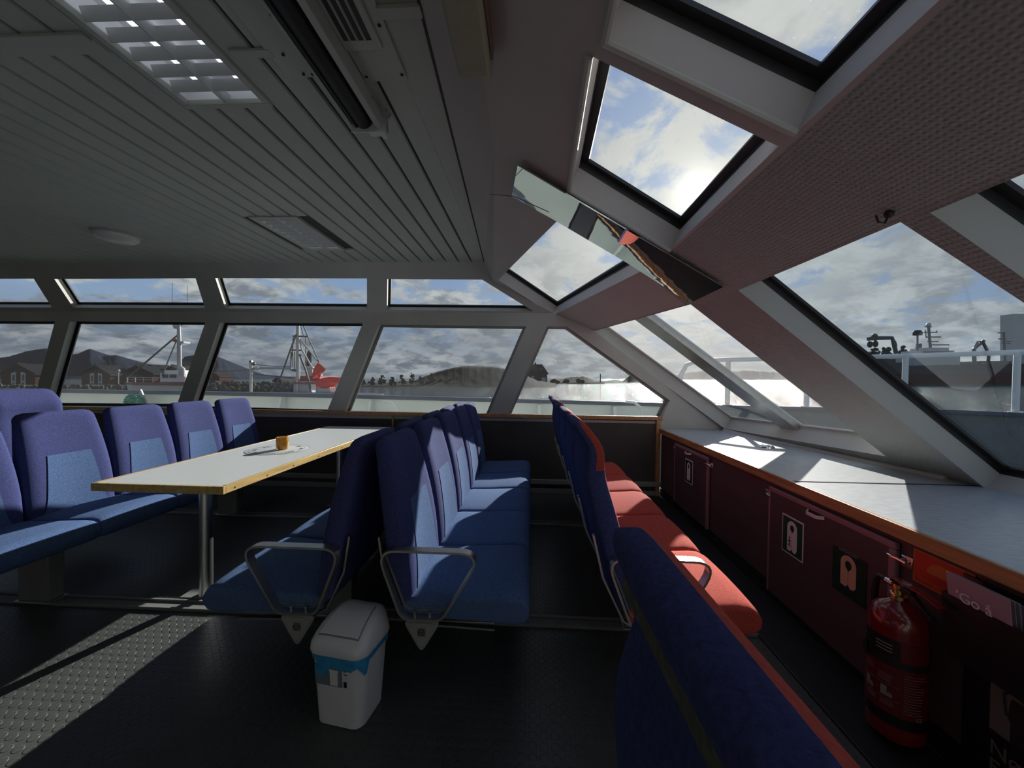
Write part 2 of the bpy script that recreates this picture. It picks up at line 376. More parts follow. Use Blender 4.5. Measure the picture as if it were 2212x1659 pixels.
# ------------------------------------------------------------------ the cabin shell
CT = .767                                                     # counter height
CEIL = 2.48
XL, YN = -9.0, -2.4                                           # aft end, other side
RT = .15                                                      # thickness of the roof and windscreen linings
S1 = (unit([0, 1, .113]), 0); S1 = (S1[0], S1[0] @ np.array([0, 4.4, .91])); S1o = off(S1, -.10)
S2 = (unit([0, .249, .23]), 0); S2 = (S2[0], S2[0] @ np.array([0, 4.28, 2.03])); S2o = off(S2, -.09)
RAo = plane3(on_z(1204, 650.6, 2.18), on_z(1348, 561, 2.12), on_z(1096, 577, 2.42), (1, 0, 1)); RA = off(RAo, RT)
RBo = plane3((.69, 1.867, 2.1), (.69, 1.258, 2.1), (.24, 1.5, 2.3), (1, 0, 1)); RB = off(RBo, RT)
_A = on_pl(1313.7, 704.6, RA); _B = on_pl(1488.6, 655, RA); _C = on_pl(1667, 591, RB)
FA = plane3(_A, _B, _A + np.array([1.35, .15, -1]), (1, 0, 1)); FAo = off(FA, -RT)
FB = plane3(_C, _C + np.array([0, -1., 0]), _C + np.array([1.38, 0, -1]), (1, 0, 1)); FBo = off(FB, -RT)
ZP = lambda z: (np.array([0, 0, 1.]), z)
YP = lambda y: (np.array([0, 1., 0]), y)
XP = lambda x: (np.array([1., 0, 0]), x)
zlow = .72
Ka = meet(RA, RB, FA); Kb = meet(RB, FA, FB)
sTop = meet(RA, S1, S2); sMid = meet(RA, S1, FA); sBot = meet(FA, S1, ZP(zlow))
P1 = meet(RA, S2, ZP(2.315)); P2 = meet(RA, RB, ZP(2.32)); P3 = meet(RB, ZP(2.32), YP(YN))
CC = meet(S2, ZP(CEIL), XP(-.49)); C1 = np.array([-.36, 1.18, CEIL]); C2 = np.array([-.28, YN, CEIL])
zz = sTop[2]
WIN = []                                                      # (lining plane, inner polygon)

def isect(l1, l2):
    p, d = l1; q, e = l2; A = np.array([[d @ d, -d @ e], [d @ e, -e @ e]]); b = np.array([(q - p) @ d, (q - p) @ e])
    s, t = np.linalg.solve(A, b); return (p + d * s + q + e * t) / 2
def opening(P, n_out, t, edges, e=.03):
    """edges: (pixel, pixel, 'o'|'i') or (point, point, 'w'); returns the opening on the lining"""
    n = P[0]; Po = off(P, -t); L = []
    for a, b, k in edges:
        if k == 'o': p, q = on_pl(*a, Po) - n * t, on_pl(*b, Po) - n * t
        elif k == 'i': p, q = on_pl(*a, P), on_pl(*b, P)
        else: p, q = np.array(a, float), np.array(b, float)
        L.append([p, unit(q - p), k])
    c = sum(l[0] for l in L) / len(L)
    for l in L:
        if l[2] == 'o':
            s = np.cross(n, l[1]); s = s if s @ (l[0] - c) > 0 else -s; l[0] = l[0] + s * e
    return [isect(L[i - 1][:2], L[i][:2]) for i in range(len(L))]
def inset(poly, n, e):
    c = sum(poly) / len(poly); out = []; N = len(poly); L = []
    for i in range(N):
        a, b = poly[i], poly[(i + 1) % N]; d = unit(b - a); s = np.cross(n, d); s = s if s @ (c - a) > 0 else -s; L.append((a + s * e, d))
    return [isect(L[i - 1], L[i]) for i in range(N)]
wn = [0]
def window(inner, n, t, pane, frame='gasket', e=.03, bars=None, bolts=False, reveal='paint_grey', name=None):
    wn[0] += 1; N = len(inner); outer = [p + n * t for p in inner]
    nm = 'window_%d' % wn[0]
    mb = MB()
    mid = [p + n * t * .72 for p in inner]
    for i in range(N): j = (i + 1) % N; mb.quad(inner[i], inner[j], mid[j], mid[i])
    root = mb.build(nm, reveal, kind='structure', smooth=False)
    g = MB()
    glass = inset(outer, n, e)
    for i in range(N):
        j = (i + 1) % N
        g.quad(mid[i], mid[j], outer[j], outer[i]); a = -n * .014
        g.hexa([outer[i] + a, outer[j] + a, glass[j] + a, glass[i] + a], [outer[i], outer[j], glass[j], glass[i]])
    g.build('frame', frame, root, smooth=False)
    p = MB(); big = inset(outer, n, e * .4); p.prism([q - n * .011 for q in big], n * .008); p.build('pane', pane, root, smooth=False)
    if bolts:
        b = MB()
        for i in range(N):
            j = (i + 1) % N; ln = np.linalg.norm(outer[j] - outer[i]); k = max(2, int(ln / .16)); q0, q1 = (outer[i] + glass[i]) / 2, (outer[j] + glass[j]) / 2
            for s in range(k):
                c = q0 + (q1 - q0) * (s + .5) / k - n * .016; b.ball(c, .005, 5)
        b.build('bolt_row', 'chrome', root)
    return root, glass

# side windows, lower row (vertical-ish) and upper row (leaning in)
def side_edges(tl, tr, br, bl, right='i', extra=None): return [(tl, tr, 'o'), (tr, br, right), (br, bl, 'o'), (bl, tl, 'o')]
low = [side_edges((-230, 698), (117, 700), (72, 869), (-300, 866)),
       side_edges((176.3, 700), (441.5, 702), (383, 872), (126.6, 870)),
       side_edges((493.7, 703), (781.3, 704.5), (708, 884.6), (434, 877)),
       side_edges((829.4, 707), (1134, 711), (1056, 893), (758.8, 887))]
five = [((1184.7, 711), (1220, 711.5), 'o'), ((1220, 711), (1433.5, 864), 'o'), ((1433.5, 864), (1415.5, 900.7), 'o'), ((1415.5, 900.7), (1105, 893), 'o'), ((1105, 893), (1184.7, 711), 'o')]
up = [side_edges((-260, 598), (69.6, 597), (104.4, 652), (-170, 651)),
      side_edges((139, 597.6), (421, 596.3), (439, 653.3), (174, 652.3)),
      side_edges((481, 596), (792.6, 596.4), (792.6, 656.4), (499.4, 654)),
      side_edges((845.9, 597.5), (1032.7, 598.6), (1131, 659.4), (844.4, 656.8))]
s1h = [opening(S1, S1[0], .10, w) for w in low + [five]]
s2h = [opening(S2, S2[0], .09, w, .02) for w in up]
for i, h in enumerate(s1h): window(h, S1[0], .10, 'pane_side', 'window_metal' if i > 2 else 'gasket', bolts=i > 2)
for h in s2h: window(h, S2[0], .09, 'pane_upper', e=.02)
wl = MB()
wl.holed([(XL, S1[1] / S1[0][1] - .113 * .88, .88), meet(S1, FA, ZP(zlow)) + np.array([0, 0, 0.]), sMid, sTop, meet(S1, S2, XP(XL))], s1h)
wl.holed([meet(S1, S2, XP(XL)), sTop, P1, CC, meet(S2, ZP(CEIL), XP(XL))], s2h)
wl.build('wall_side', 'paint_grey', kind='structure', smooth=False)
lw = MB(); lw.quad((XL, 4.41, 0), (1.46, 4.41, 0), (1.46, 4.41, .9), (XL, 4.41, .9)); lw.build('wall_side_panelling', 'wall_panel', kind='structure', smooth=False)
ow = MB(); ow.quad((XL, 4.53, .1), (2.6, 4.53, .1), (2.6, 4.53, .88), (XL, 4.53, .88)); ow.build('wall_outer', 'hull_white', kind='structure', smooth=False)
t = MB(); t.box(XL, 1.47, 4.375, 4.41, .862, .905); t.build('trim_1', 'wood', kind='structure', bevel=.004)
t = MB(); t.box(1.405, 1.45, 4.37, 4.41, 0, .865); t.box(-1.62, -1.60, 4.395, 4.41, 0, .86); t.build('trim_2', 'wood', kind='structure', bevel=.003)
t = MB(); t.box(XL, 1.46, 4.385, 4.41, 0, .06); t.box(XL, 1.46, 4.36, 4.40, .115, .165); t.build('baseboard_side', 'skirting', kind='structure', bevel=.004)

# roof facets: skylights
sk1 = opening(RA, RA[0], RT, [((1095.5, 577), (1204, 650.6), 'o'), ((1204, 650.6), (1348, 561), 'o'), ((1348, 561), (1194, 473.7), 'i'), ((1194, 473.7), (1095.5, 577), 'o')])
nB = RB[0]
def yz(P, x, y): return meet(P, XP(x), YP(y))
sk2 = opening(RB, nB, RT, [((1274, 342.5), (1471, 466), 'o'), ((1471, 466), (1627, 290), 'o'), (yz(RB, .581, 1.068), yz(RB, .198, 1.042), 'w'), ((1319.5, 141), (1274, 342.5), 'o')])
lf = on_pl(1767, 130, RBo); lp = on_pl(1496, 0, RBo); xU, xD = sk2[0][0], sk2[2][0]
d3 = unit(lp - lf); far3 = [lf - nB * RT, lf - nB * RT + d3]
sk3 = opening(RB, nB, RT, [(far3[0] + np.array([0, .03, 0]), far3[1] + np.array([0, .03, 0]), 'w'), (yz(RB, .655, 1), yz(RB, .655, 0), 'w'), (yz(RB, .6, .26), yz(RB, .2, .24), 'w'), (yz(RB, .17, 0), yz(RB, .17, 1), 'w')])
sk4 = [p + np.array([0, y, 0]) for y in (0,) for p in [yz(RB, .17, .0), yz(RB, .655, .0), yz(RB, .655, -.75), yz(RB, .17, -.75)]]
for P, h in ((RA, sk1), (RB, sk2), (RB, sk3), (RB, sk4)): window(h, P[0], RT, 'pane_roof', reveal='lining_smooth')

# windscreen facets
fold = (Ka, sMid)
dn = unit(np.cross(RA[0], FA[0])); tiny = FA[0] * 0
def down(P, k): v = np.array([0, 0, -1.]); v = unit(v - P[0] * (v @ P[0])); return v * k
fa = opening(FA, FA[0], RT, [(Ka + down(FA, .012), sMid + down(FA, .012), 'w'), ((1313.7, 704.6), (1581, 899), 'o'), ((1581, 899), (1686, 911), 'o'), ((1845, 932), (1488.6, 655), 'i')])
fb = opening(FB, FB[0], RT, [(_C + down(FB, .012) + np.array([0, 1., 0]), _C + down(FB, .012), 'w'), ((1667, 591), (2186, 1013), 'o'), (on_pl(2186, 1013, FBo) - FB[0] * RT, on_pl(2186, 1013, FBo) - FB[0] * RT - np.array([0, 1., 0]), 'w'), ((2207, 651), (1935, 473), 'i')])
fcd = on_pl(2165, 376, FBo) - FB[0] * RT; dB = unit(fb[2] - fb[1])
def bow(yt, w):
    top = meet(FB, YP(yt), ZP(_C[2] - .012)); a = top; k = (.80 - a[2]) / dB[2]
    return [a, a + np.array([dB[0], 0, dB[2]]) * k, a + np.array([dB[0], 0, dB[2]]) * k + np.array([0, -w, 0]), a + np.array([0, -w, 0])]
fc = bow(fcd[1] + .03, .80); fd = bow(.08, .80); fe = bow(-1.0, .8)
fr_root, _ = window(fa, FA[0], RT, 'pane_front', 'paint_grey', reveal='paint_grey')
for h in (fb, fc, fd, fe): window(h, FB[0], RT, 'pane_bow', reveal='paint_grey')
# divider bar in the far windscreen
a0, a1 = on_pl(1381, 683.6, FAo), on_pl(1687, 911, FAo); b0, b1 = on_pl(1408.5, 678, FAo), on_pl(1731, 919, FAo); n = FA[0]
ex = unit(a1 - a0) * .12
mb = MB(); mb.hexa([a0 - ex - n * .05, b0 - ex - n * .05, b0 - ex + n * .015, a0 - ex + n * .015], [a1 + ex * .4 - n * .05, b1 + ex * .4 - n * .05, b1 + ex * .4 + n * .015, a1 + ex * .4 + n * .015])
mb.build('glazing_bar', 'alu', fr_root, smooth=False, bevel=.004)

def past(p, P, k=.2): v = np.array([0, 1., 0]); v = v - P[0] * (v @ P[0]); return p + unit(v) * k
fr = MB()
xs = .668; sU = meet(RB, XP(xs), YP(YN)); sV = meet(RA, RB, XP(xs))
fr.holed([P1, P2, sV, Ka, sMid, past(sMid, RA), past(sTop, RA), past(P1, RA)], [sk1], 0)
fr.holed([P2, P3, sU, sV], [sk2, sk3, sk4], 0)
fr.holed([sV, sU, meet(RB, FB, YP(YN)), Kb, Ka], [], 1)
fr.holed([past(sMid, FA), sMid, Ka, Kb, meet(FA, FB, ZP(zlow)), sBot, past(sBot, FA)], [fa], 1)
fr.holed([Kb, meet(RB, FB, YP(YN)), meet(FB, YP(YN), ZP(zlow)), meet(FA, FB, ZP(zlow))], [fb, fc, fd, fe], 1)
for tri in ((CC, C1, P2), (CC, P2, P1), (C1, C2, P3), (C1, P3, P2)): fr.add(tri, [(0, 1, 2)], 0)
fr.build('wall_front', ['lining_smooth', 'lining_weave'], kind='structure', smooth=False)

# mirror strip on the roof rib
mp_ = [(1118, 358), (1562, 620), (1490, 655), (1350, 565.5), (1191, 472), (1105, 425)]
MP = (unit(RA[0] + RB[0]), 0); MP = (MP[0], MP[0] @ ((on_pl(1350, 565, RA) + on_pl(1400, 520, RB)) / 2) - .028)
mb = MB(); mb.prism([on_pl(x, y, MP) for x, y in mp_], MP[0] * .006)
tag(mb.build('mirror_strip', 'mirror', smooth=False), 'wavy mirrored strip fixed along the sloping roof rib between two skylights', 'mirror')
# rounded lips along the skylight reveals
for nm, P, h in (('trim_3', RB, sk2), ('trim_4', RB, sk3)):
    mb = MB(); mb.tube([h[0] - P[0] * .002, h[-1] - P[0] * .002], .012, 8); mb.tube([h[0] - P[0] * .002, h[1] - P[0] * .002], .010, 8); mb.build(nm, 'paint_grey', kind='structure')
# seam of the overlapping roof panel
mb = MB(); mb.tube([on_pl(1038, 418, plane3(CC, P2, P1, (0, 0, 1))), on_pl(1110, 424, plane3(CC, P2, P1, (0, 0, 1))), on_pl(1186, 458, plane3(CC, P2, P1, (0, 0, 1)))], .0015, 6); mb.build('trim_5', 'groove', kind='structure')

# ceiling of long slats with recessed joints
LIGHTS = [(-1.49, -1.13, .82, 1.60), (-2.07, -1.735, 2.74, 3.47)]
ce = MB(); pitch = .127; x = -.50
while x > XL:
    a, b = x - pitch + .014, x
    runs = [(YN, 3.95)]
    for lx0, lx1, ly0, ly1 in LIGHTS:
        if lx0 < b and lx1 > a:
            runs = [r for y0, y1 in runs for r in ((y0, min(y1, ly0)), (max(y0, ly1), y1)) if r[1] - r[0] > .01]
    for y0, y1 in runs: ce.hexa([(a + .004, y0, CEIL), (b - .004, y0, CEIL), (b - .004, y1, CEIL), (a + .004, y1, CEIL)], [(a, y0, CEIL + .012), (b, y0, CEIL + .012), (b, y1, CEIL + .012), (a, y1, CEIL + .012)])
    x -= pitch
ce.add([(-.502, CC[1], CEIL), (-.502, YN, CEIL), tuple(C2), tuple(C1), tuple(CC)], [(0, 1, 2, 3, 4)])
gx = [(XL, YN, CEIL + .0125), (-.28, YN, CEIL + .0125), (-.49, 4.1, CEIL + .0125), (XL, 4.1, CEIL + .0125)]
ce.holed(gx, [[(a, c, CEIL + .0125), (b, c, CEIL + .0125), (b, d, CEIL + .0125), (a, d, CEIL + .0125)] for a, b, c, d in LIGHTS], 1)
ce.build('ceiling', ['slat_grey', 'groove'], kind='structure', smooth=False)
mb = MB(); mb.box(XL, -1.53, 1.245, 1.275, CEIL - .012, CEIL); mb.box(XL, -1.53, 1.275, 1.335, CEIL - .003, CEIL + .001); mb.box(-1.09, -.94, 1.33, 1.365, CEIL - .010, CEIL); mb.box(-.50, -.36, 1.19, 1.23, CEIL - .014, CEIL); mb.build('trim_6', 'slat_grey', kind='structure', bevel=.003)
# dark joint along the ceiling's edge
mb = MB(); mb.tube([CC + np.array([.0, -.02, -.001]), C1 + np.array([0, 0, -.001]), C2], .006, 6); mb.build('trim_7', 'groove', kind='structure')

# floor, with aluminium seat rails and a raised strip by the lockers
fl = MB(); fl.quad((XL, YN, 0), (1.6, YN, 0), (1.6, 4.45, 0), (XL, 4.45, 0)); fl.build('floor', 'floor_rubber', kind='structure', smooth=False)
mb = MB()
for y in (2.07, 3.47): mb.box(XL, 1.19, y - .045, y + .045, 0, .006); mb.box(XL, 1.19, y - .045, y - .03, .006, .016); mb.box(XL, 1.19, y + .03, y + .045, .006, .016)
mb.build('trim_8', 'pedestal_grey', kind='structure', bevel=.002)
mb = MB(); mb.box(1.19, 1.46, YN, 4.4, 0, .012); mb.build('trim_9', 'dark_rubber', kind='structure', bevel=.004)
# aft end and the other side (behind the camera)
mb = MB(); mb.quad((XL, YN, 0), (XL, 4.45, 0), (XL, 4.45, CEIL + .05), (XL, YN, CEIL + .05)); mb.build('wall_aft', 'paint_grey', kind='structure', smooth=False)
mb = MB(); nh = [[(x0, YN, .95), (x0 + 1.5, YN, .95), (x0 + 1.5, YN, 1.85), (x0, YN, 1.85)] for x0 in (-7.6, -5.6)]
xe = meet(RB, FB, YP(YN)); mb.holed([(XL, YN, 0), (1.6, YN, 0), (2.3, YN, .8), tuple(xe), tuple(P3), tuple(C2), (XL, YN, CEIL + .05)], nh); mb.build('wall_near', 'paint_grey', kind='structure', smooth=False)
for h in nh: window([np.array(p) for p in h], np.array([0, -1., 0]), .1, 'pane_side')

# ------------------------------------------------------------------ passenger seats
def seat_geo(zt, lean, hw0=.242, hwt=.205, red=False):
    z0 = .385; NS = 26; MR = 36
    def prof(s):
        z = z0 + s * (zt - z0)
        xf = .005 - lean * max(0, s) ** 1.1 + .022 * math.sin(math.pi * min(1, s * 1.05)) - .004
        if red: xf += .035 * math.exp(-((s - .86) / .10) ** 2)
        th = .072 + .03 * math.sin(math.pi * min(1, s * 1.1)) + .012 * (1 - s)
        hw = hw0 + .006 * math.sin(math.pi * s) - (hw0 - hwt) * max(0, (s - .25) / .75) ** 1.3
        if s > .93:
            k = math.sqrt(max(0.0, 1 - ((s - .93) / .07) ** 2)); c = .35 + .65 * k
            hw -= .045 * (1 - k); xf -= th * .5 * (1 - c); th *= c
        if s < .05: k = math.sqrt(max(0., 1 - ((.05 - s) / .05) ** 2)); th *= .6 + .4 * k
        return z, xf, th, hw
    def front(y, s, lift=0):
        z, xf, th, hw = prof(s); u = min(1, abs(y) / hw)
        return np.array([xf - th / 2 + th / 2 * (1 - u ** 5) ** (1 / 5) - .010 * max(0, 1 - (u / .75) ** 2) * min(1, (1 - s) * 6) + lift, y, z])
    def section(s):
        z, xf, th, hw = prof(s); out = []
        for j in range(MR):
            a = 2 * math.pi * j / MR; cx, cy = math.cos(a), math.sin(a)
            u = abs(cy) ** (2 / 5) * (1 if cy >= 0 else -1); w = abs(cx) ** (2 / 5) * (1 if cx >= 0 else -1)
            x = xf - th / 2 + th / 2 * w
            if w > 0: x -= .010 * max(0, 1 - (abs(u) / .75) ** 2) * min(1, (1 - s) * 6)
            out.append((x, u * hw, z))
        return out
    S = [(i / NS) ** .9 for i in range(NS)] + [.985, 1.0]
    S = sorted(set([min(1, s) for s in S] + [.94, .955, .97]))
    return prof, front, [section(s) for s in S], S

def make_seat(kind, aisle=False, ped=False, tall=False, recline=None):
    red = kind == 'red'
    zt, lean = (1.15, .205) if tall else (1.065, .125)
    lean = recline or lean
    prof, front, rings, S = seat_geo(zt, lean, red=tall)
    root = thing('passenger_seat', 'x', 'seat')
    b = MB(); b.loft(rings)
    if red:
        n = len(rings[0]); A, Bm = MB(), MB(); keepA, keepB = [], []
        for f in b.f:
            c = np.mean([b.v[i] for i in f], axis=0); s = (c[2] - .385) / (zt - .385); z, xf, th, hw = prof(min(.999, s)); rel = (c[0] - (xf - th)) / th
            (keepB if (s < .74 and rel > .93 and len(f) == 4) or (s >= .74 and rel > .5) else keepA).append(f)
        A.v = list(b.v); A.f = keepA; A.m = [0] * len(keepA); Bm.v = list(b.v); Bm.f = keepB; Bm.m = [0] * len(keepB)
        bk = A.build('backrest', 'fabric_navy', root, world=False, ang=60); Bm.build('front_cover', 'fabric_red', bk, world=False, ang=60, label='red fabric front cover')
        for o in (bk, bk.children[0]): pass
    else:
        bk = b.build('backrest', 'fabric_navy', root, world=False, ang=60)
        p = MB(); NY, NZ = 10, 14; rows = []
        for i in range(NZ + 1):
            s = .05 + (.60 - .05) * i / NZ; hwid = prof(s)[3] * (.66 - .14 * (i / NZ) + .10 * max(0, 1 - i / 5) ** 2)
            rows.append([front(-hwid + 2 * hwid * j / NY, s, .0035) for j in range(NY + 1)])
        nv = NY + 1; vs = [q for r in rows for q in r]; fs = [(i * nv + j, i * nv + j + 1, (i + 1) * nv + j + 1, (i + 1) * nv + j) for i in range(NZ) for j in range(NY)]
        edge = [(0, j) for j in range(nv)] + [(i, NY) for i in range(1, NZ + 1)] + [(NZ, j) for j in range(NY - 1, -1, -1)] + [(i, 0) for i in range(NZ - 1, 0, -1)]
        m0 = len(vs); vs += [rows[i][j] - np.array([.012, 0, 0]) for i, j in edge]
        for k in range(len(edge)):
            i, j = edge[k]; i2, j2 = edge[(k + 1) % len(edge)]; fs.append((i * nv + j, m0 + k, m0 + (k + 1) % len(edge), i2 * nv + j2))
        p.add(vs, fs); p.build('back_panel', 'fabric_blue', bk, world=False, ang=50, label='lighter blue inset panel of the backrest')
    # seat cushion, rolled at the front
    pf = [(-.045, .40), (-.03, .43), (.02, .437), (.14, .44), (.28, .449), (.38, .456), (.425, .452), (.455, .436), (.47, .408), (.468, .372), (.45, .345), (.41, .335), (.25, .345), (.10, .350), (0, .35), (-.04, .37)]
    cx, cz = .21, .395; ins = [(-.250, .66), (-.2495, .78), (-.246, .87), (-.238, .94), (-.222, .98), (-.19, 1.0), (-.1, 1.0), (0, 1.0), (.1, 1.0), (.19, 1.0), (.222, .98), (.238, .94), (.246, .87), (.2495, .78), (.250, .66)]
    rings = []
    for y, k in ins:
        mgn = .05 * (1 - k); ring = []
        for x, z in pf:
            dx, dz = x - cx, z - cz; ring.append((cx + dx * (1 - mgn * 4 * .25 / .2 * .2), y, cz + dz * (1 - (1 - k) * 1.2) + (.011 * (1 - (y / .25) ** 2) if z > .42 else 0)))
        rings.append(ring)
    c = MB(); c.loft([r[::-1] for r in rings]); c.build('seat_cushion', 'fabric_red' if red else 'fabric_blue', root, world=False, ang=55)
    # grey bracket behind the backrest
    for s_ in (-1, 1):
        m = MB(); y = s_ * .225; m.bar([(prof(.42)[1] - prof(.42)[2] - .012, y, prof(.42)[0]), (prof(.2)[1] - prof(.2)[2] - .016, y, prof(.2)[0]), (-.055, y, .37), (.03, y, .322), (.33, y, .312)], .022, .008, (0, 1, 0))
        m.build('bracket', 'alu', root, world=False)
    if aisle:
        y = -.268
        loop = fillet([(-.135, y, .640), (.285, y, .640), (.125, y, .372), (-.035, y, .372)], .055, 7)
        a = MB(); a.bar(loop, .040, .009, (0, 1, 0), closed=True); ar = a.build('armrest', 'alu', root, world=False, ang=30, label='looped brushed metal armrest')
        for x in (.015, .075):
            q = MB(); q.lathe([(.005, .376), (.005, .392), (.009, .392), (.009, .398)], (x, y, 0), 8); q.build('bolt', 'steel', ar, world=False)
        r = MB(); r.bar(fillet([(-.115, -.247, .62), (-.03, -.247, .40), (.02, -.247, .392), (.135, -.247, .397)], .04, 5, False), .012, .006, (0, 1, 0)); r.build('side_frame', 'pedestal_grey', root, world=False)
        tri = fillet([(-.032, y - .012, .365), (.122, y - .012, .365), (.045, y - .012, .235)], .018, 5)
        e = MB(); e.prism(tri, (0, .012, 0)); ep = e.build('end_plate', 'plastic_grey', root, world=False, ang=30, bevel=.002, label='triangular grey end plate with a small dark emblem')
        ri = MB(); tr2 = fillet([(-.020, y - .0135, .357), (.110, y - .0135, .357), (.045, y - .0135, .248)], .016, 5)
        ri.tube(tr2 + [tr2[0]], .0016, 5); ri.build('raised_rim', 'plastic_grey', ep, world=False)
        lg = MB(); lc = np.array([.045, y - .0125, .320]); lg.prism([lc + np.array([dx, 0, dz]) for dx, dz in ((-.018, -.018), (.018, -.018), (.018, .018), (-.018, .018))], (0, -.0008, 0)); lm = lg.build('emblem', 'print_grey', ep, world=False, smooth=False)
        g = MB()
        ring = [lc + np.array([.013 * math.cos(2 * math.pi * j / 20), -.0012, .013 * math.sin(2 * math.pi * j / 20)]) for j in range(21)]
        g.tube(ring, .0015, 5)
        for dz in (-.006, 0, .006): g.tube([lc + np.array([-.011, -.0012, dz]), lc + np.array([.011, -.0012, dz])], .0012, 5)
        g.v = [tuple(p) for p in g.v]; k0 = g.build('emblem_ring', 'print_black', ep, world=False)
    if ped is not False:
        q = MB(); y = ped
        q.box(.085, .27, y - .04, y + .04, .016, .335); pd = q.build('pedestal', 'pedestal_grey', root, world=False, bevel=.006)
        fp = MB(); fp.box(.07, .285, y - .05, y + .05, .004, .018); fp.build('foot_plate', 'alu', pd, world=False, bevel=.003)
    return root

PROTO = {}
def seat_row(kind, crease_x, y0, pitch, count, face, group, labels, tall=False, aisle=True, rails=(2.07, 3.47), skip=()):
    """face=+1 looks forward (+X), -1 looks aft; seats run along Y from the aisle to the ship's side"""
    for i in range(count):
        if i in skip: continue
        yc = y0 + pitch * (i + .5); ped = False
        for r in rails:
            if abs(r - yc) < pitch / 2: ped = round((r - yc) * 1, 3)
        al = aisle and i == 0
        key = (kind, tall, al, ped if ped is False else (ped, face))
        if key not in PROTO:
            o = make_seat(kind, al, ped, tall); PROTO[key] = o
        else: o = copy_tree(PROTO[key])
        o.location = (crease_x, yc, 0)
        if face < 0:
            o.scale = (-1, 1, 1)
        tag(o, labels[i], 'seat', group)
num = ['first', 'second', 'third', 'fourth', 'fifth']
seat_row('blue', -.465, 1.50, .513, 5, 1, 'blue seats facing the red row',
         ['blue seat with looped metal armrest, its back to the table, facing the red row'] + ['%s blue seat from the aisle in the row facing the red seats' % num[i] for i in (1, 2, 3, 4)])
seat_row('blue', -.88, 1.50, .513, 5, -1, 'blue seats with their backs to the red row',
         ['blue seat with looped metal armrest at the table, beside the white bin'] + ['%s blue seat from the aisle on the forward side of the table' % num[i] for i in (1, 2, 3, 4)])
seat_row('blue', -3.0, 1.64, .503, 5, 1, 'blue seats on the aft side of the table',
         ['blue seat across the table, cut off by the photo edge', 'blue seat behind the near corner of the table, large pale panel fully sunlit', 'third blue seat from the aisle on the aft side of the table', 'fourth blue seat from the aisle on the aft side of the table', 'blue seat at the far window end of the aft table row'], aisle=False)
seat_row('red', .43, 1.50, .513, 5, 1, 'red and blue seats facing the lockers',
         ['red seat with metal armrest at the aisle end of the locker row'] + ['%s red seat from the aisle in the row facing the lockers' % num[i] for i in (1, 2, 3, 4)], tall=True)
o = make_seat('blue', False, False, True); o.location = (-3.86, 2.87, 0); o.scale = (1, 1, 1.03); tag(o, 'tall blue headrest showing above the seats of the aft table row', 'seat')
# the big chair close to the camera
o = make_seat('red', False, False, True, .10); o.location = (.253, .287, 0); o.rotation_euler.z = .032; o.scale = (1, 1, 1.009); tag(o, 'blue-backed seat with red front edge filling the near foreground', 'seat')
nearseat = o
def velcro():
    prof, front, rings, S = seat_geo(1.15, .10, red=True)
    mb = MB(); pts = []
    for i in range(9):
        s = .92; z, xf, th, hw = prof(s); pts.append((xf - th - .001, .17 - .34 * i / 8, z))
    lo = [np.array(p) + np.array([0, 0, -.018]) for p in pts]; hi = [np.array(p) + np.array([.000, 0, .018]) for p in pts]
    mb.loft([[l, l + np.array([0.006, 0, 0]), h + np.array([.010, 0, 0]), h] for l, h in zip(lo, hi)])
    mb.build('fastening_strip', 'fabric_khaki', nearseat.children[0], world=False, label='worn khaki fastening strip across the back')
velcro()

# ------------------------------------------------------------------ long table
T = thing('dining_table', 'long pale-topped table with wooden edging between the facing rows of blue seats', 'table', (-1.915, 3.0, 0))
mb = MB(); mb.box(-2.255, -1.575, 1.885, 4.20, .728, .7525); mb.build('tabletop', 'laminate', T, bevel=.001)
e = MB(); a0, a1, b0, b1 = -2.272, -1.558, 1.868, 4.20
e.box(a0, a1, b0, b0 + .018, .712, .753); e.box(a0, a0 + .018, b0 + .018, b1, .712, .7545); e.box(a1 - .018, a1, b0 + .018, b1, .712, .7545)
e.build('edge_strip', 'wood_pale', T, bevel=.002, label='pale wooden edging')
s = MB()
for y in (1.95, 2.2, 2.45, 2.75, 3.1, 3.5): s.ball((-1.557, y, .730), .004, 5)
s.build('screw_heads', 'brass', T)
for y in (2.17, 3.76):
    p = MB(); p.lathe([(.042, .012), (.036, .03), (.034, .05), (.034, .70), (.05, .712)], (-1.915, y, 0), 20); pl = p.build('pole', 'steel', T)
    q = MB(); q.box(-2.04, -1.79, y - .05, y + .05, .012, .020); q.build('base_plate', 'pedestal_grey', pl, bevel=.004)
c0 = on_z(610, 970, .753)
C_ = thing('candle_holder', 'amber glass tealight holder standing on the paper mat on the table', 'candle holder', (c0[0], c0[1], .7545))
mb = MB(); R, h = .043, .092
mb.lathe([(.001, 0), (R - .004, 0), (R - .001, .004), (R, .02), (R, h - .004), (R - .002, h), (R - .006, h), (R - .008, h - .006), (R - .008, .016), (.001, .014)], (0, 0, 0), 28, caps=False); mb.build('glass', 'amber_glass', C_, world=False)
mb = MB(); mb.lathe([(.001, .016), (.020, .016), (.020, .032), (.018, .030), (.001, .030)], (0, 0, 0), 18, caps=False); cw = mb.build('tealight', 'wax', C_, world=False)
mb = MB(); mb.tube([(0, 0, .030), (.001, 0, .040)], .001, 5); mb.build('wick', 'print_black', cw, world=False)
D = thing('paper_mat', 'round printed paper mat lying under the amber candle holder', 'table mat', (c0[0] - .02, c0[1] - .02, .7526))
mb = MB(); mb.lathe([(.001, .0010), (.212, .0010), (.215, 0)], (0, 0, 0), 48, caps=False); mb.build('sheet', 'laminate', D, world=False)
mb = MB()
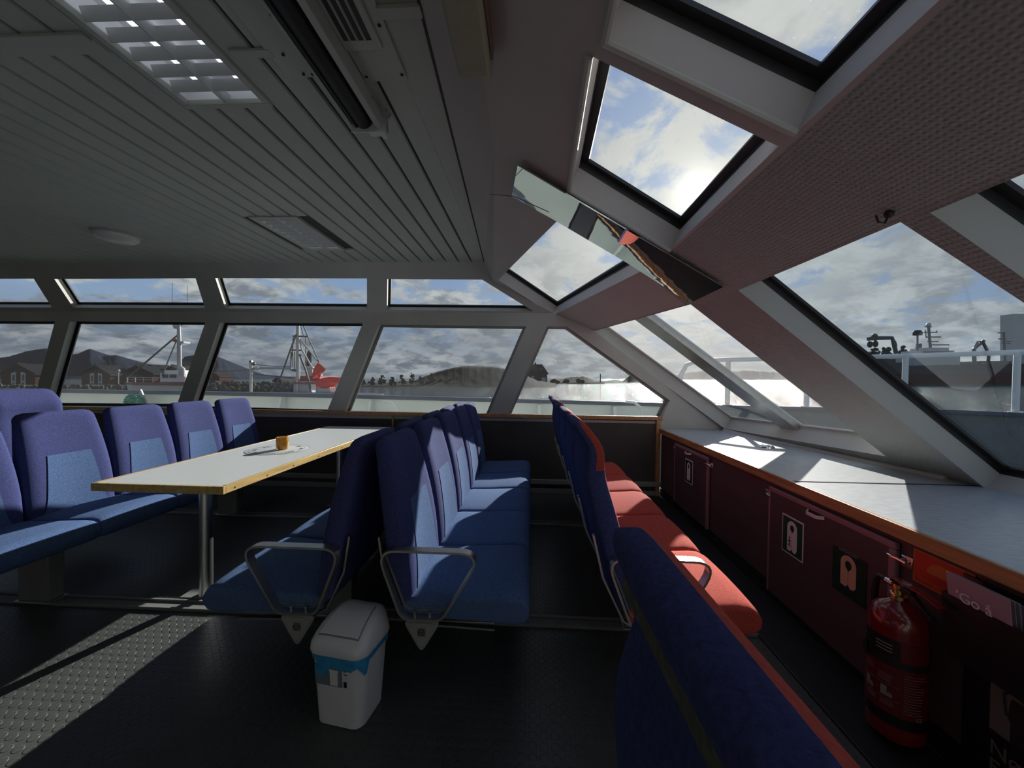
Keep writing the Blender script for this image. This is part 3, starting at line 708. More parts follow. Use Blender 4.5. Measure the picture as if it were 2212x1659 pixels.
for r_ in (.213, .185): mb.lathe([(r_ - .0012, .0012), (r_ - .0012, .0018), (r_ + .0012, .0018), (r_ + .0012, .0012)], (0, 0, 0), 60, caps=False)
for k in range(8):
    a = k * math.pi / 4 + .3
    for j in range(5):
        aa = a + (j - 2) * .08; r1, r2 = (.15, .175) if j % 2 else (.145, .165)
        p, q = np.array([math.cos(aa), math.sin(aa), 0]), np.array([-math.sin(aa), math.cos(aa), 0])
        mb.frame_box(p * (r1 + r2) / 2 + np.array([0, 0, .0014]), p, q, (0, 0, 1), (r2 - r1) / 2, .004, .0004)
mb.build('print', 'print_grey', D, world=False, smooth=False)
for k in range(12):
    a = k * math.pi / 6; mb = MB() if k == 0 else mb
    mb.lathe([(.001, .0016), (.004, .0016), (.004, .0012)], (.06 * math.cos(a), .06 * math.sin(a), 0), 8, caps=False)

# ------------------------------------------------------------------ pedal bin
bx, by, brz = -.70, 1.475, math.radians(-9)
B = thing('waste_bin', 'small white swing-lid waste bin with a blue bag, standing on the floor', 'bin', (bx, by, 0), rz=brz); B.scale = (1.09, 1.09, 1.09)
def rr(w, d, r, z, n=6, sx=0, sy=0):
    out = []
    for cx, cy, a0 in ((w / 2 - r, d / 2 - r, 0), (-w / 2 + r, d / 2 - r, 90), (-w / 2 + r, -d / 2 + r, 180), (w / 2 - r, -d / 2 + r, 270)):
        for j in range(n + 1): a = math.radians(a0 + 90 * j / n); out.append((sx + cx + r * math.cos(a), sy + cy + r * math.sin(a), z))
    return out
mb = MB(); mb.loft([rr(.165, .145, .03, 0), rr(.178, .158, .036, .006), rr(.208, .188, .04, .268), rr(.198, .178, .038, .268), rr(.19, .17, .036, .20)], caps=True); bb = mb.build('bin_body', 'plastic_white', B, world=False)
lid = MB(); lid.loft([rr(.222, .203, .045, .262), rr(.225, .206, .045, .268), rr(.222, .202, .045, .288), rr(.212, .190, .045, .305, sy=.005), rr(.200, .155, .04, .325, sy=.020), rr(.180, .110, .035, .342, sy=.038), rr(.150, .070, .03, .350, sy=.050), rr(.11, .035, .015, .352, sy=.055)]); ld = lid.build('lid', 'plastic_white', B, world=False, ang=50)
from mathutils.bvhtree import BVHTree
lt = BVHTree.FromPolygons([Vector(v) for v in lid.v], lid.f)
fl_ = MB()
g = []
for i in range(13):
    for j in range(11):
        y = -.074 + .130 * i / 12; w = .076 - .014 * (i / 12); x = -w + 2 * w * j / 10; h_ = lt.ray_cast(Vector((x, y, 1)), Vector((0, 0, -1)))[0]; g.append((x, y, (h_.z if h_ else .3) + .005))
fl_.add(g, [(i * 11 + j, i * 11 + j + 1, (i + 1) * 11 + j + 1, (i + 1) * 11 + j) for i in range(12) for j in range(10)])
ring = [g[j] for j in range(11)] + [g[i * 11 + 10] for i in range(1, 13)] + [g[12 * 11 + j] for j in range(9, -1, -1)] + [g[i * 11] for i in range(11, 0, -1)]
n0 = len(fl_.v); fl_.add([(x, y, z - .012) for x, y, z in ring] + ring, [(i, (i + 1) % len(ring), len(ring) + (i + 1) % len(ring), len(ring) + i) for i in range(len(ring))])
fp_ = fl_.build('swing_flap', 'plastic_white', ld, world=False)
mb = MB(); mb.tube([(x, y, z - .003) for x, y, z in ring] + [(ring[0][0], ring[0][1], ring[0][2] - .003)], .0030, 5); mb.build('flap_gap', 'print_grey', ld, world=False)
bag = MB(); rings = []
random.seed(4)
for k, (w, d, z) in enumerate(((.214, .194, .266), (.217, .197, .252), (.213, .193, .238))):
    ring = rr(w, d, .042, z); ring = [(x * (1 + .01 * math.sin(i * 2.1)), y * (1 + .01 * math.cos(i * 1.7)), z - (.012 * math.sin(i * 1.3) + .010 * math.sin(i * .55) + (.020 if 20 <= i <= 26 else 0) if k == 2 else 0)) for i, (x, y, z) in enumerate(ring)]; rings.append(ring)
bag.loft(rings, caps=False); bag.build('bin_bag', 'bag_blue', B, world=False, label='blue plastic bag rim')
def bin_face(u, z): # front face of the tapered body
    k = z / .268; d = .158 + (.188 - .158) * k; return np.array([u, -d / 2 - .0012, z])
mb = MB(); mb.add([bin_face(-.078, .150), bin_face(.02, .150), bin_face(.02, .205), bin_face(-.080, .205)], [(0, 1, 2, 3)]); mb.f = []; mb.m = []
mb.hexa([bin_face(-.078, .152), bin_face(.026, .152), bin_face(.026, .152) + np.array([0, .003, 0]), bin_face(-.078, .152) + np.array([0, .003, 0])], [bin_face(-.080, .222), bin_face(.026, .222), bin_face(.026, .222) + np.array([0, .003, 0]), bin_face(-.080, .222) + np.array([0, .003, 0])]); st = mb.build('sticker', 'sticker_photo', bb, world=False, smooth=False, label='picture sticker on the front')
mb = MB()
for (u0, u1, z0, z1, k) in ((-.078, -.028, .190, .221, 0), (-.020, .010, .156, .205, 1), (-.023, .013, .205, .212, 1), (.032, .044, .156, .176, 2), (.032, .046, .200, .203, 2), (.032, .042, .212, .214, 2)):
    q = [bin_face(u0, z0), bin_face(u1, z0), bin_face(u1, z1), bin_face(u0, z1)]; mb.prism([p + np.array([0, -.0006, 0]) for p in q], (0, -.0005, 0), k)
mb.build('sticker_print', ['bag_blue', 'print_white', 'print_black'], bb, world=False, smooth=False)

# ------------------------------------------------------------------ locker bank under the windscreen
CX = 1.462                                                     # locker fronts
K = thing('locker_bank', 'dark brown locker bank with two lift-off doors below the windscreen', 'cabinet', (CX, 2.0, 0))
mb = MB(); mb.box(CX + .02, 1.56, YN + .02, 4.395, .013, CT - .045); mb.box(CX + .006, CX + .02, YN + .02, 4.395, .10, CT - .05); mb.build('carcass', 'cabinet_brown', K, bevel=.002)
mb = MB(); mb.box(CX + .002, CX + .02, YN + .02, 4.395, .013, .09); mb.build('plinth', 'dark_rubber', K)
def door(y0, y1, z0, z1):
    d = MB(); d.box(CX - .016, CX + .006, y0, y1, z0, z1); o = d.build('door', 'cabinet_brown', K, bevel=.004)
    e = MB(); w = .028
    e.box(CX - .0185, CX + .004, y0 - .001, y1 + .001, z1 - w, z1 + .001); e.box(CX - .0185, CX + .004, y0 - .001, y0 + w, z0, z1 - w); e.box(CX - .0185, CX + .004, y1 - w * .6, y1 + .001, z0, z1 - w)
    e.build('edge_band', 'cabinet_edge', o, bevel=.005, label='paler laminate edge band')
    h = MB(); yc = y0 + (y1 - y0) * .52; zz_ = z1 - .035
    h.bar(fillet([(CX - .018, yc - .055, zz_), (CX - .042, yc - .035, zz_ - .004), (CX - .042, yc + .035, zz_ - .004), (CX - .018, yc + .055, zz_)], .02, 5, False), .016, .006, (0, 0, 1)); h.build('handle', 'plastic_white', o, label='white bow handle')
    for yy, sgn in ((y0 + .006, 1), (y1 - .006, -1)):
        l = MB(); zl = z1 - .06
        l.box(CX - .0045, CX + .006, yy - sgn * .062, yy - sgn * .018, zl - .02, zl + .025); lo = l.build('latch', 'chrome', o, bevel=.002)
        q = MB(); q.tube([(CX - .012, yy - sgn * .045, zl), (CX - .02, yy - sgn * .02, zl + .006), (CX - .028, yy + sgn * .004, zl + .008), (CX - .022, yy + sgn * .022, zl + .006)], .0048, 7)
        q.tube([(CX - .010 + .006 * math.cos(a), yy - sgn * .03, zl + .002 + .010 * math.sin(a)) for a in [2 * math.pi * j / 12 for j in range(13)]], .0022, 5); q.build('hasp', 'chrome', lo)
    return o
d1 = door(3.20, 3.93, .10, .69); d2 = door(1.585, 2.395, .06, .69)
top = thing('countertop', 'blue-grey worktop over the lockers with a sunlit patch and wooden front edge', 'countertop', (2.0, 2.0, CT))
fA = lambda y: meet(FA, ZP(CT), YP(y))[0]
kc = meet(FA, FB, ZP(CT)); xb = meet(FB, ZP(CT), YP(0))[0]
ys = 2.21
xs_l = 1.462
mb = MB(); mb.prism([(xs_l, ys + .006, CT - .03), (kc[0] - (kc[1] - ys) * 0 + .1, ys + .006, CT - .03), (kc[0] + .12, kc[1], CT - .03), (fA(4.40) + .1, 4.40, CT - .03), (xs_l, 4.40, CT - .03)], (0, 0, .03)); mb.build('far_panel', 'counter_top', top, smooth=False)
mb = MB(); mb.prism([(xs_l, YN + .02, CT - .03), (xb + .1, YN + .02, CT - .03), (xb + .1, ys - .006, CT - .03), (xs_l, ys - .006, CT - .03)], (0, 0, .03)); mb.build('near_panel', 'counter_top', top, smooth=False)
mb = MB(); mb.box(xs_l, xb + .1, ys - .006, ys + .006, CT - .028, CT + .003); mb.build('joint_strip', 'gasket', top)
mb = MB(); mb.box(xs_l - .022, xs_l, YN + .02, 4.37, CT - .052, CT + .003); mb.build('wooden_edge', 'wood', top, bevel=.004, label='varnished wooden front edge')
gp = on_z(1655, 966, CT); g = MB(); g.lathe([(.062, 0), (.060, .008), (.050, .012), (.046, .006), (.02, .004), (.001, .006)], (gp[0], gp[1], CT), 24, caps=False); gr = g.build('vent_ring', 'chrome', top)
for i in range(8):
    a = i * math.pi / 4; q = MB(); q.ball((gp[0] + .053 * math.cos(a), gp[1] + .053 * math.sin(a), CT + .012), .005, 5); q.build('screw', 'chrome', gr)
# low sill boards along the foot of the far windscreen
p0 = meet(FA, ZP(CT), YP(4.36)); p1 = meet(FA, ZP(CT), YP(kc[1] + .02)); dd = unit(p1 - p0); nn_ = np.array([-dd[1], dd[0], 0]); nn_ = nn_ if nn_[0] < 0 else -nn_
mb = MB(); a = [p0 + nn_ * .05, p1 + nn_ * .05, p1 - nn_ * .01, p0 - nn_ * .01]; mb.hexa(a, [p0 + nn_ * .035 + np.array([0, 0, .018]), p1 + nn_ * .035 + np.array([0, 0, .018]), p1 - nn_ * .03 + np.array([0, 0, .03]), p0 - nn_ * .03 + np.array([0, 0, .03])]); mb.build('trim_10', 'paint_grey', kind='structure', smooth=False)

# signs on the locker fronts
def jacket(w, h, hole=.22):
    """outline of a life jacket: arch with a neck hole and a slit, in (u, v) centred on 0"""
    out = [(-w / 2, -h / 2 + .02 * h)]
    r = w / 2
    for j in range(17): a = math.pi - math.pi * j / 16; out.append((r * math.cos(a), h / 2 - r + r * math.sin(a)))
    out += [(w / 2, -h / 2 + .12 * h), (w * .36, -h / 2 + .02 * h), (w * .16, -h / 2), (.012 * w, -h / 2 + .09 * h)]
    hr = hole * w; cy = h / 2 - r * 1.02; out += [(.012 * w, cy - hr * 1.6)]
    for j in range(15): a = -math.pi / 2 + .35 + (2 * math.pi - .7) * j / 14; out.append((hr * math.cos(a), cy + hr * 1.1 * math.sin(a)))
    out += [(-.012 * w, cy - hr * 1.6), (-.012 * w, -h / 2 + .09 * h), (-w * .16, -h / 2), (-w * .36, -h / 2 + .01 * h)]
    return out
def sign(name, label, yc, zc, w, h, m, x=CX - .0165, th=.0025, cat='sign'):
    root = thing(name, label, cat, (x, yc, zc)); b = MB(); b.box(-th, -.0003, -w / 2, w / 2, -h / 2, h / 2); b.build('plate', m, root, world=False, bevel=.0008); return root
def flat(root, pts, m, name, lay=.003):                       # u to the right of the viewer is -Y
    b = MB(); b.prism([(-lay, -u, v) for u, v in pts], (-.0007, 0, 0)); return b.build(name, m, root, world=False, smooth=False)
def rect(u0, u1, v0, v1): return [(u0, v0), (u1, v0), (u1, v1), (u0, v1)]
s = sign('life_jacket_sign', 'small green sign with a pale life jacket on the far locker door', 3.57, .487, .165, .215, 'print_white'); flat(s, rect(-.074, .074, -.098, .098), 'sign_dark_green', 'field'); flat(s, jacket(.072, .165), 'print_white', 'jacket_symbol', .0038)
s = sign('life_jacket_sign', 'white-edged green life jacket sign with a small child figure on the near locker door', 2.175, .468, .172, .212, 'print_white'); flat(s, rect(-.078, .078, -.098, .098), 'sign_green', 'field'); flat(s, jacket(.078, .170), 'print_white', 'jacket_symbol', .0038)
cf = MB()
for (u, v, r_) in ((-.018, -.005, .006),): cf.v and None
pts = [(-.0046, .018 + r_ * math.cos(2 * math.pi * j / 14), -.010 + r_ * math.sin(2 * math.pi * j / 14)) for j in range(14)]; cf.prism(pts, (-.0006, 0, 0))
for a, b_ in (((.018, -.016), (.018, -.040)), ((.018, -.022), (.028, -.032)), ((.018, -.022), (.008, -.030)), ((.018, -.040), (.028, -.058)), ((.018, -.040), (.009, -.060))):
    cf.tube([(-.0049, *a), (-.0049, *b_)], .0024, 5)
cf.build('child_symbol', 'sign_green', s, world=False)
s = sign('life_jacket_sign', 'dark green curled poster with an orange-tan life jacket and LIFEJACKET heading', 1.80, .465, .185, .205, 'sign_dark_green'); flat(s, jacket(.085, .145), 'sign_jacket', 'jacket_symbol'); s.children[1].location = (0, 0, -.014)
lettering('heading', 'LIFEJACKET', .021, 'print_grey', (CX - .0196, 1.80, .545), (0, -1, 0), (0, 0, 1), s, align='CENTER')
s = sign('life_raft_sign', 'orange-red sign with an amber half dome above the fire extinguisher', 1.43, .635, .205, .125, 'sign_amber', x=CX + .0052); flat(s, rect(-.095, .095, -.055, .055), 'sign_orange', 'field')
flat(s, [(.05 * math.cos(math.pi * j / 16), -.005 + .045 * math.sin(math.pi * j / 16)) for j in range(17)], 'sign_amber', 'dome_symbol', .0038)
lettering('caption', 'Redningsdrakter', .021, 'sign_amber', (CX + .002, 1.51, .590), (0, -1, 0), (0, 0, 1), s)

# brochure holder
HB = thing('brochure_holder', 'black brochure holder hung on the locker front by the fire extinguisher', 'holder', (CX - .06, 1.245, .50))
mb = MB(); y0, y1 = 1.11, 1.355
mb.box(CX - .006, CX + .004, y0, y1, .42, .69); mb.hexa([(CX - .05, y0, .42), (CX - .006, y0, .42), (CX - .006, y1, .42), (CX - .05, y1, .42)], [(CX - .05, y0, .428), (CX - .006, y0, .428), (CX - .006, y1, .428), (CX - .05, y1, .428)])
mb.hexa([(CX - .054, y0, .42), (CX - .05, y0, .42), (CX - .05, y1, .42), (CX - .054, y1, .42)], [(CX - .074, y0, .63), (CX - .07, y0, .63), (CX - .07, y1, .63), (CX - .074, y1, .63)])
for y in (y0, y1 - .004): mb.hexa([(CX - .052, y, .42), (CX - .004, y, .42), (CX - .004, y + .004, .42), (CX - .052, y + .004, .42)], [(CX - .072, y, .63), (CX - .004, y, .63), (CX - .004, y + .004, .63), (CX - .072, y + .004, .63)])
mb.build('pocket', 'plastic_black', HB, smooth=False)
def brochure(k, label):
    xo = CX - .066 + .0075 * k; yo = .003 * (k % 3); zt = .705 - .004 * k + .003 * (k % 2)
    r = thing('brochure', label, 'brochure', (xo, 1.25 - yo, .45), 'brochures in the black holder')
    p = MB(); tl = -.030 + .0022 * k
    p.hexa([(.014, -.085 - .002 * k, 0), (.0165, -.085, 0), (.0165, .085, 0), (.014, .085, 0)], [(tl + .014, -.085, zt - .45), (tl + .0165, -.085, zt - .45), (tl + .0165, .085, zt - .45), (tl + .014, .085, zt - .45)])
    p.build('sheets', 'brochure' if k == 0 else 'paper_grey', r, world=False, smooth=False); return r
labs = ['foremost mauve brochure in the black holder, lettered Go å', 'second brochure from the front in the black holder', 'third brochure from the front in the black holder', 'fourth brochure from the front in the black holder', 'rearmost brochure, against the back of the black holder']
for k in range(5):
    r = brochure(k, labs[k])
    if k == 0: lettering('title', '\u2019Go å', .045, 'print_white', (CX - .0855, 1.30, .632), (0, -1, 0), (-.1, 0, 1), r)

# emergency equipment board low on the locker front
EB = thing('equipment_sign', 'black emergency sign with a beige picture panel and cream lettering, low on the lockers', 'sign', (CX, 1.09, .25))
mb = MB(); mb.box(CX - .012, CX + .0015, .86, 1.34, .03, .418); mb.build('board', 'black_label', EB, bevel=.002)
mb = MB(); mb.box(CX - .0135, CX - .012, .90, 1.262, .25, .415); pic = mb.build('picture_panel', 'sign_beige', EB, smooth=False)
mb = MB()
def sil(pts): mb.prism([(CX - .0136, 1.262 - u, .25 + v) for u, v in pts], (-.0007, 0, 0))
sil([(.052, 0), (.098, 0), (.098, .05), (.106, .06), (.106, .10), (.13, .125), (.15, .15), (.10, .150), (.085, .135), (.055, .135), (.05, .12), (.046, .07), (.052, .06)])
mb.tube([(CX - .014, 1.262 - u, .25 + v) for u, v in ((.043, .075), (.038, .11), (.036, .135), (.048, .15), (.066, .15), (.09, .142))], .0035, 6)
mb.build('silhouette', 'print_black', pic, smooth=False)
lettering('lettering', 'Nødu', .062, 'sign_beige', (CX - .0125, 1.262, .176), (0, -1, 0), (0, 0, 1), EB)
lettering('lettering', 'E', .062, 'sign_beige', (CX - .0125, 1.262, .118), (0, -1, 0), (0, 0, 1), EB)

# ------------------------------------------------------------------ fire extinguisher
ex_, ey_ = 1.362, 1.474
X = thing('fire_extinguisher', 'red fire extinguisher with black labels strapped to the locker front', 'fire extinguisher', (ex_, ey_, .04))
R = .083
mb = MB(); mb.lathe([(.06, 0), (.075, .0), (.082, .008), (R, .02), (R, .40), (.080, .428), (.070, .452), (.052, .472), (.03, .484), (.024, .49), (.024, .498)], (0, 0, 0), 40); bd = mb.build('cylinder', 'ext_red', X, world=False)
def band(z0, z1, a0, a1, m, name, r=R + .0008, par=bd):
    b = MB(); n = max(4, int(abs(a1 - a0) / 6)); A = [math.radians(a0 + (a1 - a0) * j / n) for j in range(n + 1)]
    b.loft([[(q * math.cos(a), q * math.sin(a), z) for q, z in ((r, z0), (r, z1), (r - .0012, z1), (r - .0012, z0))] for a in A]); return b.build(name, m, par, world=False)
FW = math.degrees(math.atan2(-ey_, -ex_))                      # towards the cabin
band(.07, .37, FW - 95, FW + 95, 'label_dark_red', 'label')
band(.300, .370, FW - 95, FW + 6, 'black_label', 'black_heading', R + .0014); band(.062, .100, FW - 95, FW + 95, 'black_label', 'black_footer', R + .0014)
band(.275, .298, 0, 360, 'plastic_black', 'strap', R + .003)
tx = MB()
def on_cyl(a, z, r=R + .0018): return np.array([r * math.cos(a), r * math.sin(a), z])
def line(a0, a1, z, h=.0016):
    n = 5; A = [math.radians(a0 + (a1 - a0) * j / n) for j in range(n + 1)]
    tx.loft([[on_cyl(a, z), on_cyl(a, z + h), on_cyl(a, z + h, R + .0012), on_cyl(a, z, R + .0012)] for a in A])
random.seed(2)
tx2 = tx; tx = MB()
for k in range(15): line(FW + 14, FW + 14 + random.uniform(25, 46), .255 - .0095 * k, .0012)
tx.build('instruction_text', 'print_grey', bd, world=False); tx = tx2
for a0, a1, zs in ((FW - 66, FW - 40, .255), (FW - 34, FW - 6, .236)):
    for k in range(5): line(a0, a1 - random.uniform(0, 8), zs - .006 * k, .0012)
line(FW - 85, FW + 5, .202, .001); line(FW - 85, FW + 5, .150, .001)
for a0 in (FW - 66, FW - 28): line(a0, a0 + 12, .160, .034); line(a0 + 12, a0 + 22, .160, .012)
for k in range(4): line(FW - 60, FW - 38, .142 - .005 * k, .001); line(FW - 28, FW - 4, .142 - .005 * k, .001)
for k in range(3): line(FW - 40, FW - 8, .345 - .012 * k, .004)
tx.build('label_print', 'print_grey', bd, world=False)
def cyl_text(s_, size, a, z, m='print_grey'):
    aa = math.radians(a); c = np.array([ex_, ey_, .03]) + on_cyl(aa, z, R + .002); lettering('lettering', s_, size, m, c, (-math.sin(aa), math.cos(aa), 0), (0, 0, 1), X, align='CENTER')
cyl_text('CE', .018, FW + 44, .112); cyl_text('C', .017, FW - 11, .176); cyl_text('B', .017, FW - 49, .176)
mb = MB(); mb.lathe([(.026, .492), (.026, .506), (.016, .51), (.016, .530), (.02, .532), (.02, .545), (.001, .547)], (0, 0, 0), 18, caps=False); vb = mb.build('valve', 'brass', X, world=False)
mb = MB(); mb.frame_box((.0, -.02, .535), (1, 0, 0), (0, 1, 0), (0, 0, 1), .012, .035, .010); mb.bar([(0, .01, .540), (.0, -.06, .530), (0, -.125, .485)], .022, .005, (1, 0, 0)); mb.build('carry_handle', 'plastic_black', X, world=False, bevel=.002)
mb = MB(); mb.bar([(0, .035, .552), (0, .02, .560), (0, -.10, .555), (0, -.15, .540)], .028, .006, (1, 0, 0)); mb.build('squeeze_lever', 'ext_red', X, world=False, bevel=.001)
mb = MB(); mb.tube([(0, .02, .535), (0, .045, .535), (0, .075, .538), (0, .092, .515), (0, .098, .46), (.005, .098, .36), (.01, .099, .30)], .011, 10); hs = mb.build('hose', 'plastic_black', X, world=False)
mb = MB(); mb.tube([(0, .018, .535), (0, .046, .535)], .0135, 12); mb.build('hose_collar', 'chrome', hs, world=False)
mb = MB(); mb.tube([(-.02, -.01, .53), (-.04, -.01, .525), (-.04, -.03, .515), (-.022, -.03, .51)], .0018, 6); mb.build('safety_pin', 'chrome', X, world=False)
mb = MB(); mb.box(.083, .0945, -.03, .03, .25, .33); mb.build('wall_bracket', 'plastic_black', X, world=False, bevel=.002)
band(.265, .31, FW - 88, FW - 60, 'plastic_black', 'strap_buckle', R + .010, X)

# ------------------------------------------------------------------ ceiling fittings
def louvre_light(x0, x1, y0, y1, label, ny):
    r = thing('louvre_light', label, 'ceiling light', ((x0 + x1) / 2, (y0 + y1) / 2, CEIL), 'louvred ceiling lights')
    z = CEIL; f = MB(); w = .014
    f.box(x0 - .012, x1 + .012, y0 - .012, y0 + w, z - .012, z + .012); f.box(x0 - .012, x1 + .012, y1 - w, y1 + .012, z - .012, z + .012); f.box(x0 - .012, x0 + w, y0 + w, y1 - w, z - .012, z + .012); f.box(x1 - w, x1 + .012, y0 + w, y1 - w, z - .012, z + .012)
    fo = f.build('frame', 'slat_grey', r, bevel=.002)
    h = MB(); t_ = .10
    h.quad((x0, y0, z + t_), (x1, y0, z + t_), (x1, y1, z + t_), (x0, y1, z + t_))
    for a, b in (((x0, y0), (x1, y0)), ((x1, y0), (x1, y1)), ((x1, y1), (x0, y1)), ((x0, y1), (x0, y0))): h.quad((*a, z), (*b, z), (*b, z + t_), (*a, z + t_))
    h.build('housing', 'plastic_white', r, smooth=False)
    xm = (x0 + x1) / 2; l = MB()
    l.hexa([(xm - .003, y0, z - .006), (xm + .003, y0, z - .006), (xm + .003, y1, z - .006), (xm - .003, y1, z - .006)], [(xm - .014, y0, z + .035), (xm + .014, y0, z + .035), (xm + .014, y1, z + .035), (xm - .014, y1, z + .035)])
    l.build('centre_bar', 'louvre', r, smooth=False)
    for i in range(1, ny):
        y = y0 + (y1 - y0) * i / ny; b = MB()
        for a, c in ((x0 + w, xm - .004), (xm + .004, x1 - w)):
            b.hexa([(a, y - .0015, z - .004), (c, y - .0015, z - .004), (c, y + .0015, z - .004), (a, y + .0015, z - .004)], [(a, y - .020, z + .030), (c, y - .020, z + .030), (c, y + .020, z + .030), (a, y + .020, z + .030)])
        b.build('louvre_blade', 'louvre', r, smooth=False)
    for xc in ((x0 + xm) / 2, (x1 + xm) / 2):
        t = MB(); t.tube([(xc, y0 + .03, z + .066), (xc, y1 - .03, z + .066)], .013, 10); t.build('light_tube', 'tube_light', r)
louvre_light(*LIGHTS[0], 'louvred ceiling light overhead, cells glowing white, cut by the photo top', 10)
louvre_light(*LIGHTS[1], 'smaller looking louvred ceiling light farther off, above the table', 10)
cp = on_z(252, 512, CEIL - .02)
L_ = thing('dome_light', 'round flat dome light on the slatted ceiling above the aft seats', 'ceiling light', (cp[0], cp[1], CEIL))
mb = MB(); mb.lathe([(.155, 0), (.155, -.012), (.145, -.016)], (0, 0, 0), 32); mb.build('base_ring', 'slat_grey', L_, world=False)
mb = MB(); mb.lathe([(.143, -.012), (.138, -.034), (.11, -.056), (.06, -.066), (.001, -.07)], (0, 0, 0), 32, caps=False); mb.build('diffuser', 'dome_glass', L_, world=False)

RBX = thing('roller_blind', 'dark roller blind in an open white housing along the ceiling', 'blind', (-.74, 1.2, CEIL))
z = CEIL
mb = MB()
xa, xb_ = -.80, -.69; ya, ye = .60, 1.70
mb.box(xa - .012, xa, ya, ye, z - .055, z); mb.box(xb_, xb_ + .026, ya, ye, z - .075, z); mb.box(xa, xb_, ya, ye, z - .004, z); mb.build('housing', 'slat_grey', RBX, bevel=.003)
mb = MB(); mb.tube([((xa + xb_) / 2, ya + .01, z - .04), ((xa + xb_) / 2, ye - .035, z - .04)], .036, 20); ro = mb.build('roller', 'print_black', RBX)
mb = MB(); mb.tube([(xa + .02, ya + .01, z - .062), (xa + .02, ye - .03, z - .062)], .006, 8); mb.build('bottom_rail', 'plastic_black', ro)
mb = MB(); mb.box(xa - .005, xb_ + .028, ye - .03, ye - .02, z - .085, z - .01); mb.frame_box((xb_ - .015, ye - .005, z - .06), (1, 0, 0), (0, 1, 0), (0, 0, 1), .028, .02, .02); mb.box(xb_ + .004, xb_ + .030, ye - .02, ye + .03, z - .082, z - .045); mb.build('end_bracket', 'plastic_white', RBX, bevel=.003)
mb = MB(); mb.tube([(xb_ + .03, ye + .02, z - .06), (xb_ + .05, ye - .05, z - .03), (xb_ + .04, ye - .12, z - .012), (xb_ + .035, ye - .16, z - .03)], .004, 6); mb.tube([(xb_ + .045, ye - .01, z - .012), (xb_ + .06, ye - .03, z - .012), (xb_ + .05, ye - .06, z - .01)], .005, 6); mb.build('cable', 'plastic_grey', RBX)

V = thing('air_vent', 'ceiling air vent plate with black grille slots beside the roller blind', 'vent', (-.60, 1.2, CEIL))
mb = MB(); mb.box(-.955, -.82, .5, 1.46, z - .008, z - .001); mb.box(-.66, -.492, .5, 1.486, z - .010, z - .001); mb.build('plate', 'slat_grey', V, bevel=.002)
mb = MB(); mb.box(-.665, -.53, .55, 1.335, z - .022, z - .008); gr_ = mb.build('grille_frame', 'slat_grey', V, bevel=.006)
for i in range(4):
    x0 = -.648 + .026 * i; q = MB(); q.box(x0, x0 + .018, .60, 1.29, z - .0228, z - .018); q.build('slot', 'groove', gr_, smooth=False)
q = MB()
for i in range(3): q.box(-.6285 + .026 * i, -.6265 + .026 * i, .60, 1.29, z - .027, z - .020)
q.build('fin', 'slat_grey', gr_, smooth=False)
q = MB()
for p in ((-.51, .95), (-.51, 1.25), (-.505, 1.455), (-.645, 1.46), (-.60, 1.315), (-.538, 1.1), (-.657, 1.1), (-.94, 1.05), (-.84, 1.2), (-.90, 1.35), (-.88, 1.44), (-.845, 1.44)): q.ball((p[0], p[1], z - .011 if p[0] > -.5 else z - .012), .006, 6, sq=(1, 1, .6))
q.build('screws', 'print_black', V)

E_ = thing('emergency_light', 'yellowed translucent light box on the sloping panel beside the skylights', 'light fixture', (-.178, .85, 2.22))
mb = MB(); xl_, xr_, y0_, y1_ = -.229, -.130, .45, 1.168
mb.hexa([(xl_, y0_, 2.222), (xr_, y0_, 2.222), (xr_, y1_, 2.222), (xl_, y1_, 2.222)], [(xl_ - .004, y0_, 2.318), (xr_ + .002, y0_, 2.278), (xr_ + .002, y1_ + .01, 2.278), (xl_ - .004, y1_ + .01, 2.318)]); mb.build('cover', 'lamp_cover', E_, bevel=.012)
mb = MB(); mb.box(-.129, -.121, .50, 1.12, 2.24, 2.272); mb.build('side_plate', 'lamp_orange', E_, bevel=.002, label='dull orange side plate')

# hook with a bit of cord on the beam
hp = on_pl(1922, 458, RB); Hk = thing('cord_hook', 'small wire hook with a scrap of cord on the woven beam', 'hook', hp)
n = RB[0]
mb = MB(); mb.ball(hp - n * .006, .012, 7); mb.build('base', 'gasket', Hk)
mb = MB(); mb.tube([hp - n * .008, hp - n * .03 + np.array([0, .0, -.004]), hp - n * .034 + np.array([-.012, .004, .004]), hp - n * .02 + np.array([-.022, .008, .012])], .0028, 6); mb.build('wire', 'gasket', Hk)

# ------------------------------------------------------------------ outside: the sea is level, the boat trims a little
ER = CR; EF = unit(ray(1106, 817)); EU = np.cross(ER, EF)
SEA = 3.3
def at(px, py, D):
    d = ray(px, py); return EYE + d * (D / (d @ EF))
def loc(p): v = np.array(p) - EYE; return v @ ER, v @ EF, v @ EU
def wp(x, y, z): return EYE + ER * x + EF * y + EU * z       # level frame: right, away, up from the eye
def pxw(n, D): return n * D / F                               # pixels to metres at distance D
def pts_box(mb, x0, y0, x1, y1, D, dep, k=0):
    a = [at(x0, y1, D), at(x1, y1, D), at(x1, y0, D), at(x0, y0, D)]
    return mb.prism(a, EF * dep, k)
mb = MB(); far = 4000
mb.add([wp(-far, 3, -SEA), wp(far, 3, -SEA), wp(far, far, -SEA), wp(-far, far, -SEA)], [(0, 1, 2, 3)]); mb.build('sea', 'water', kind='structure', smooth=False)

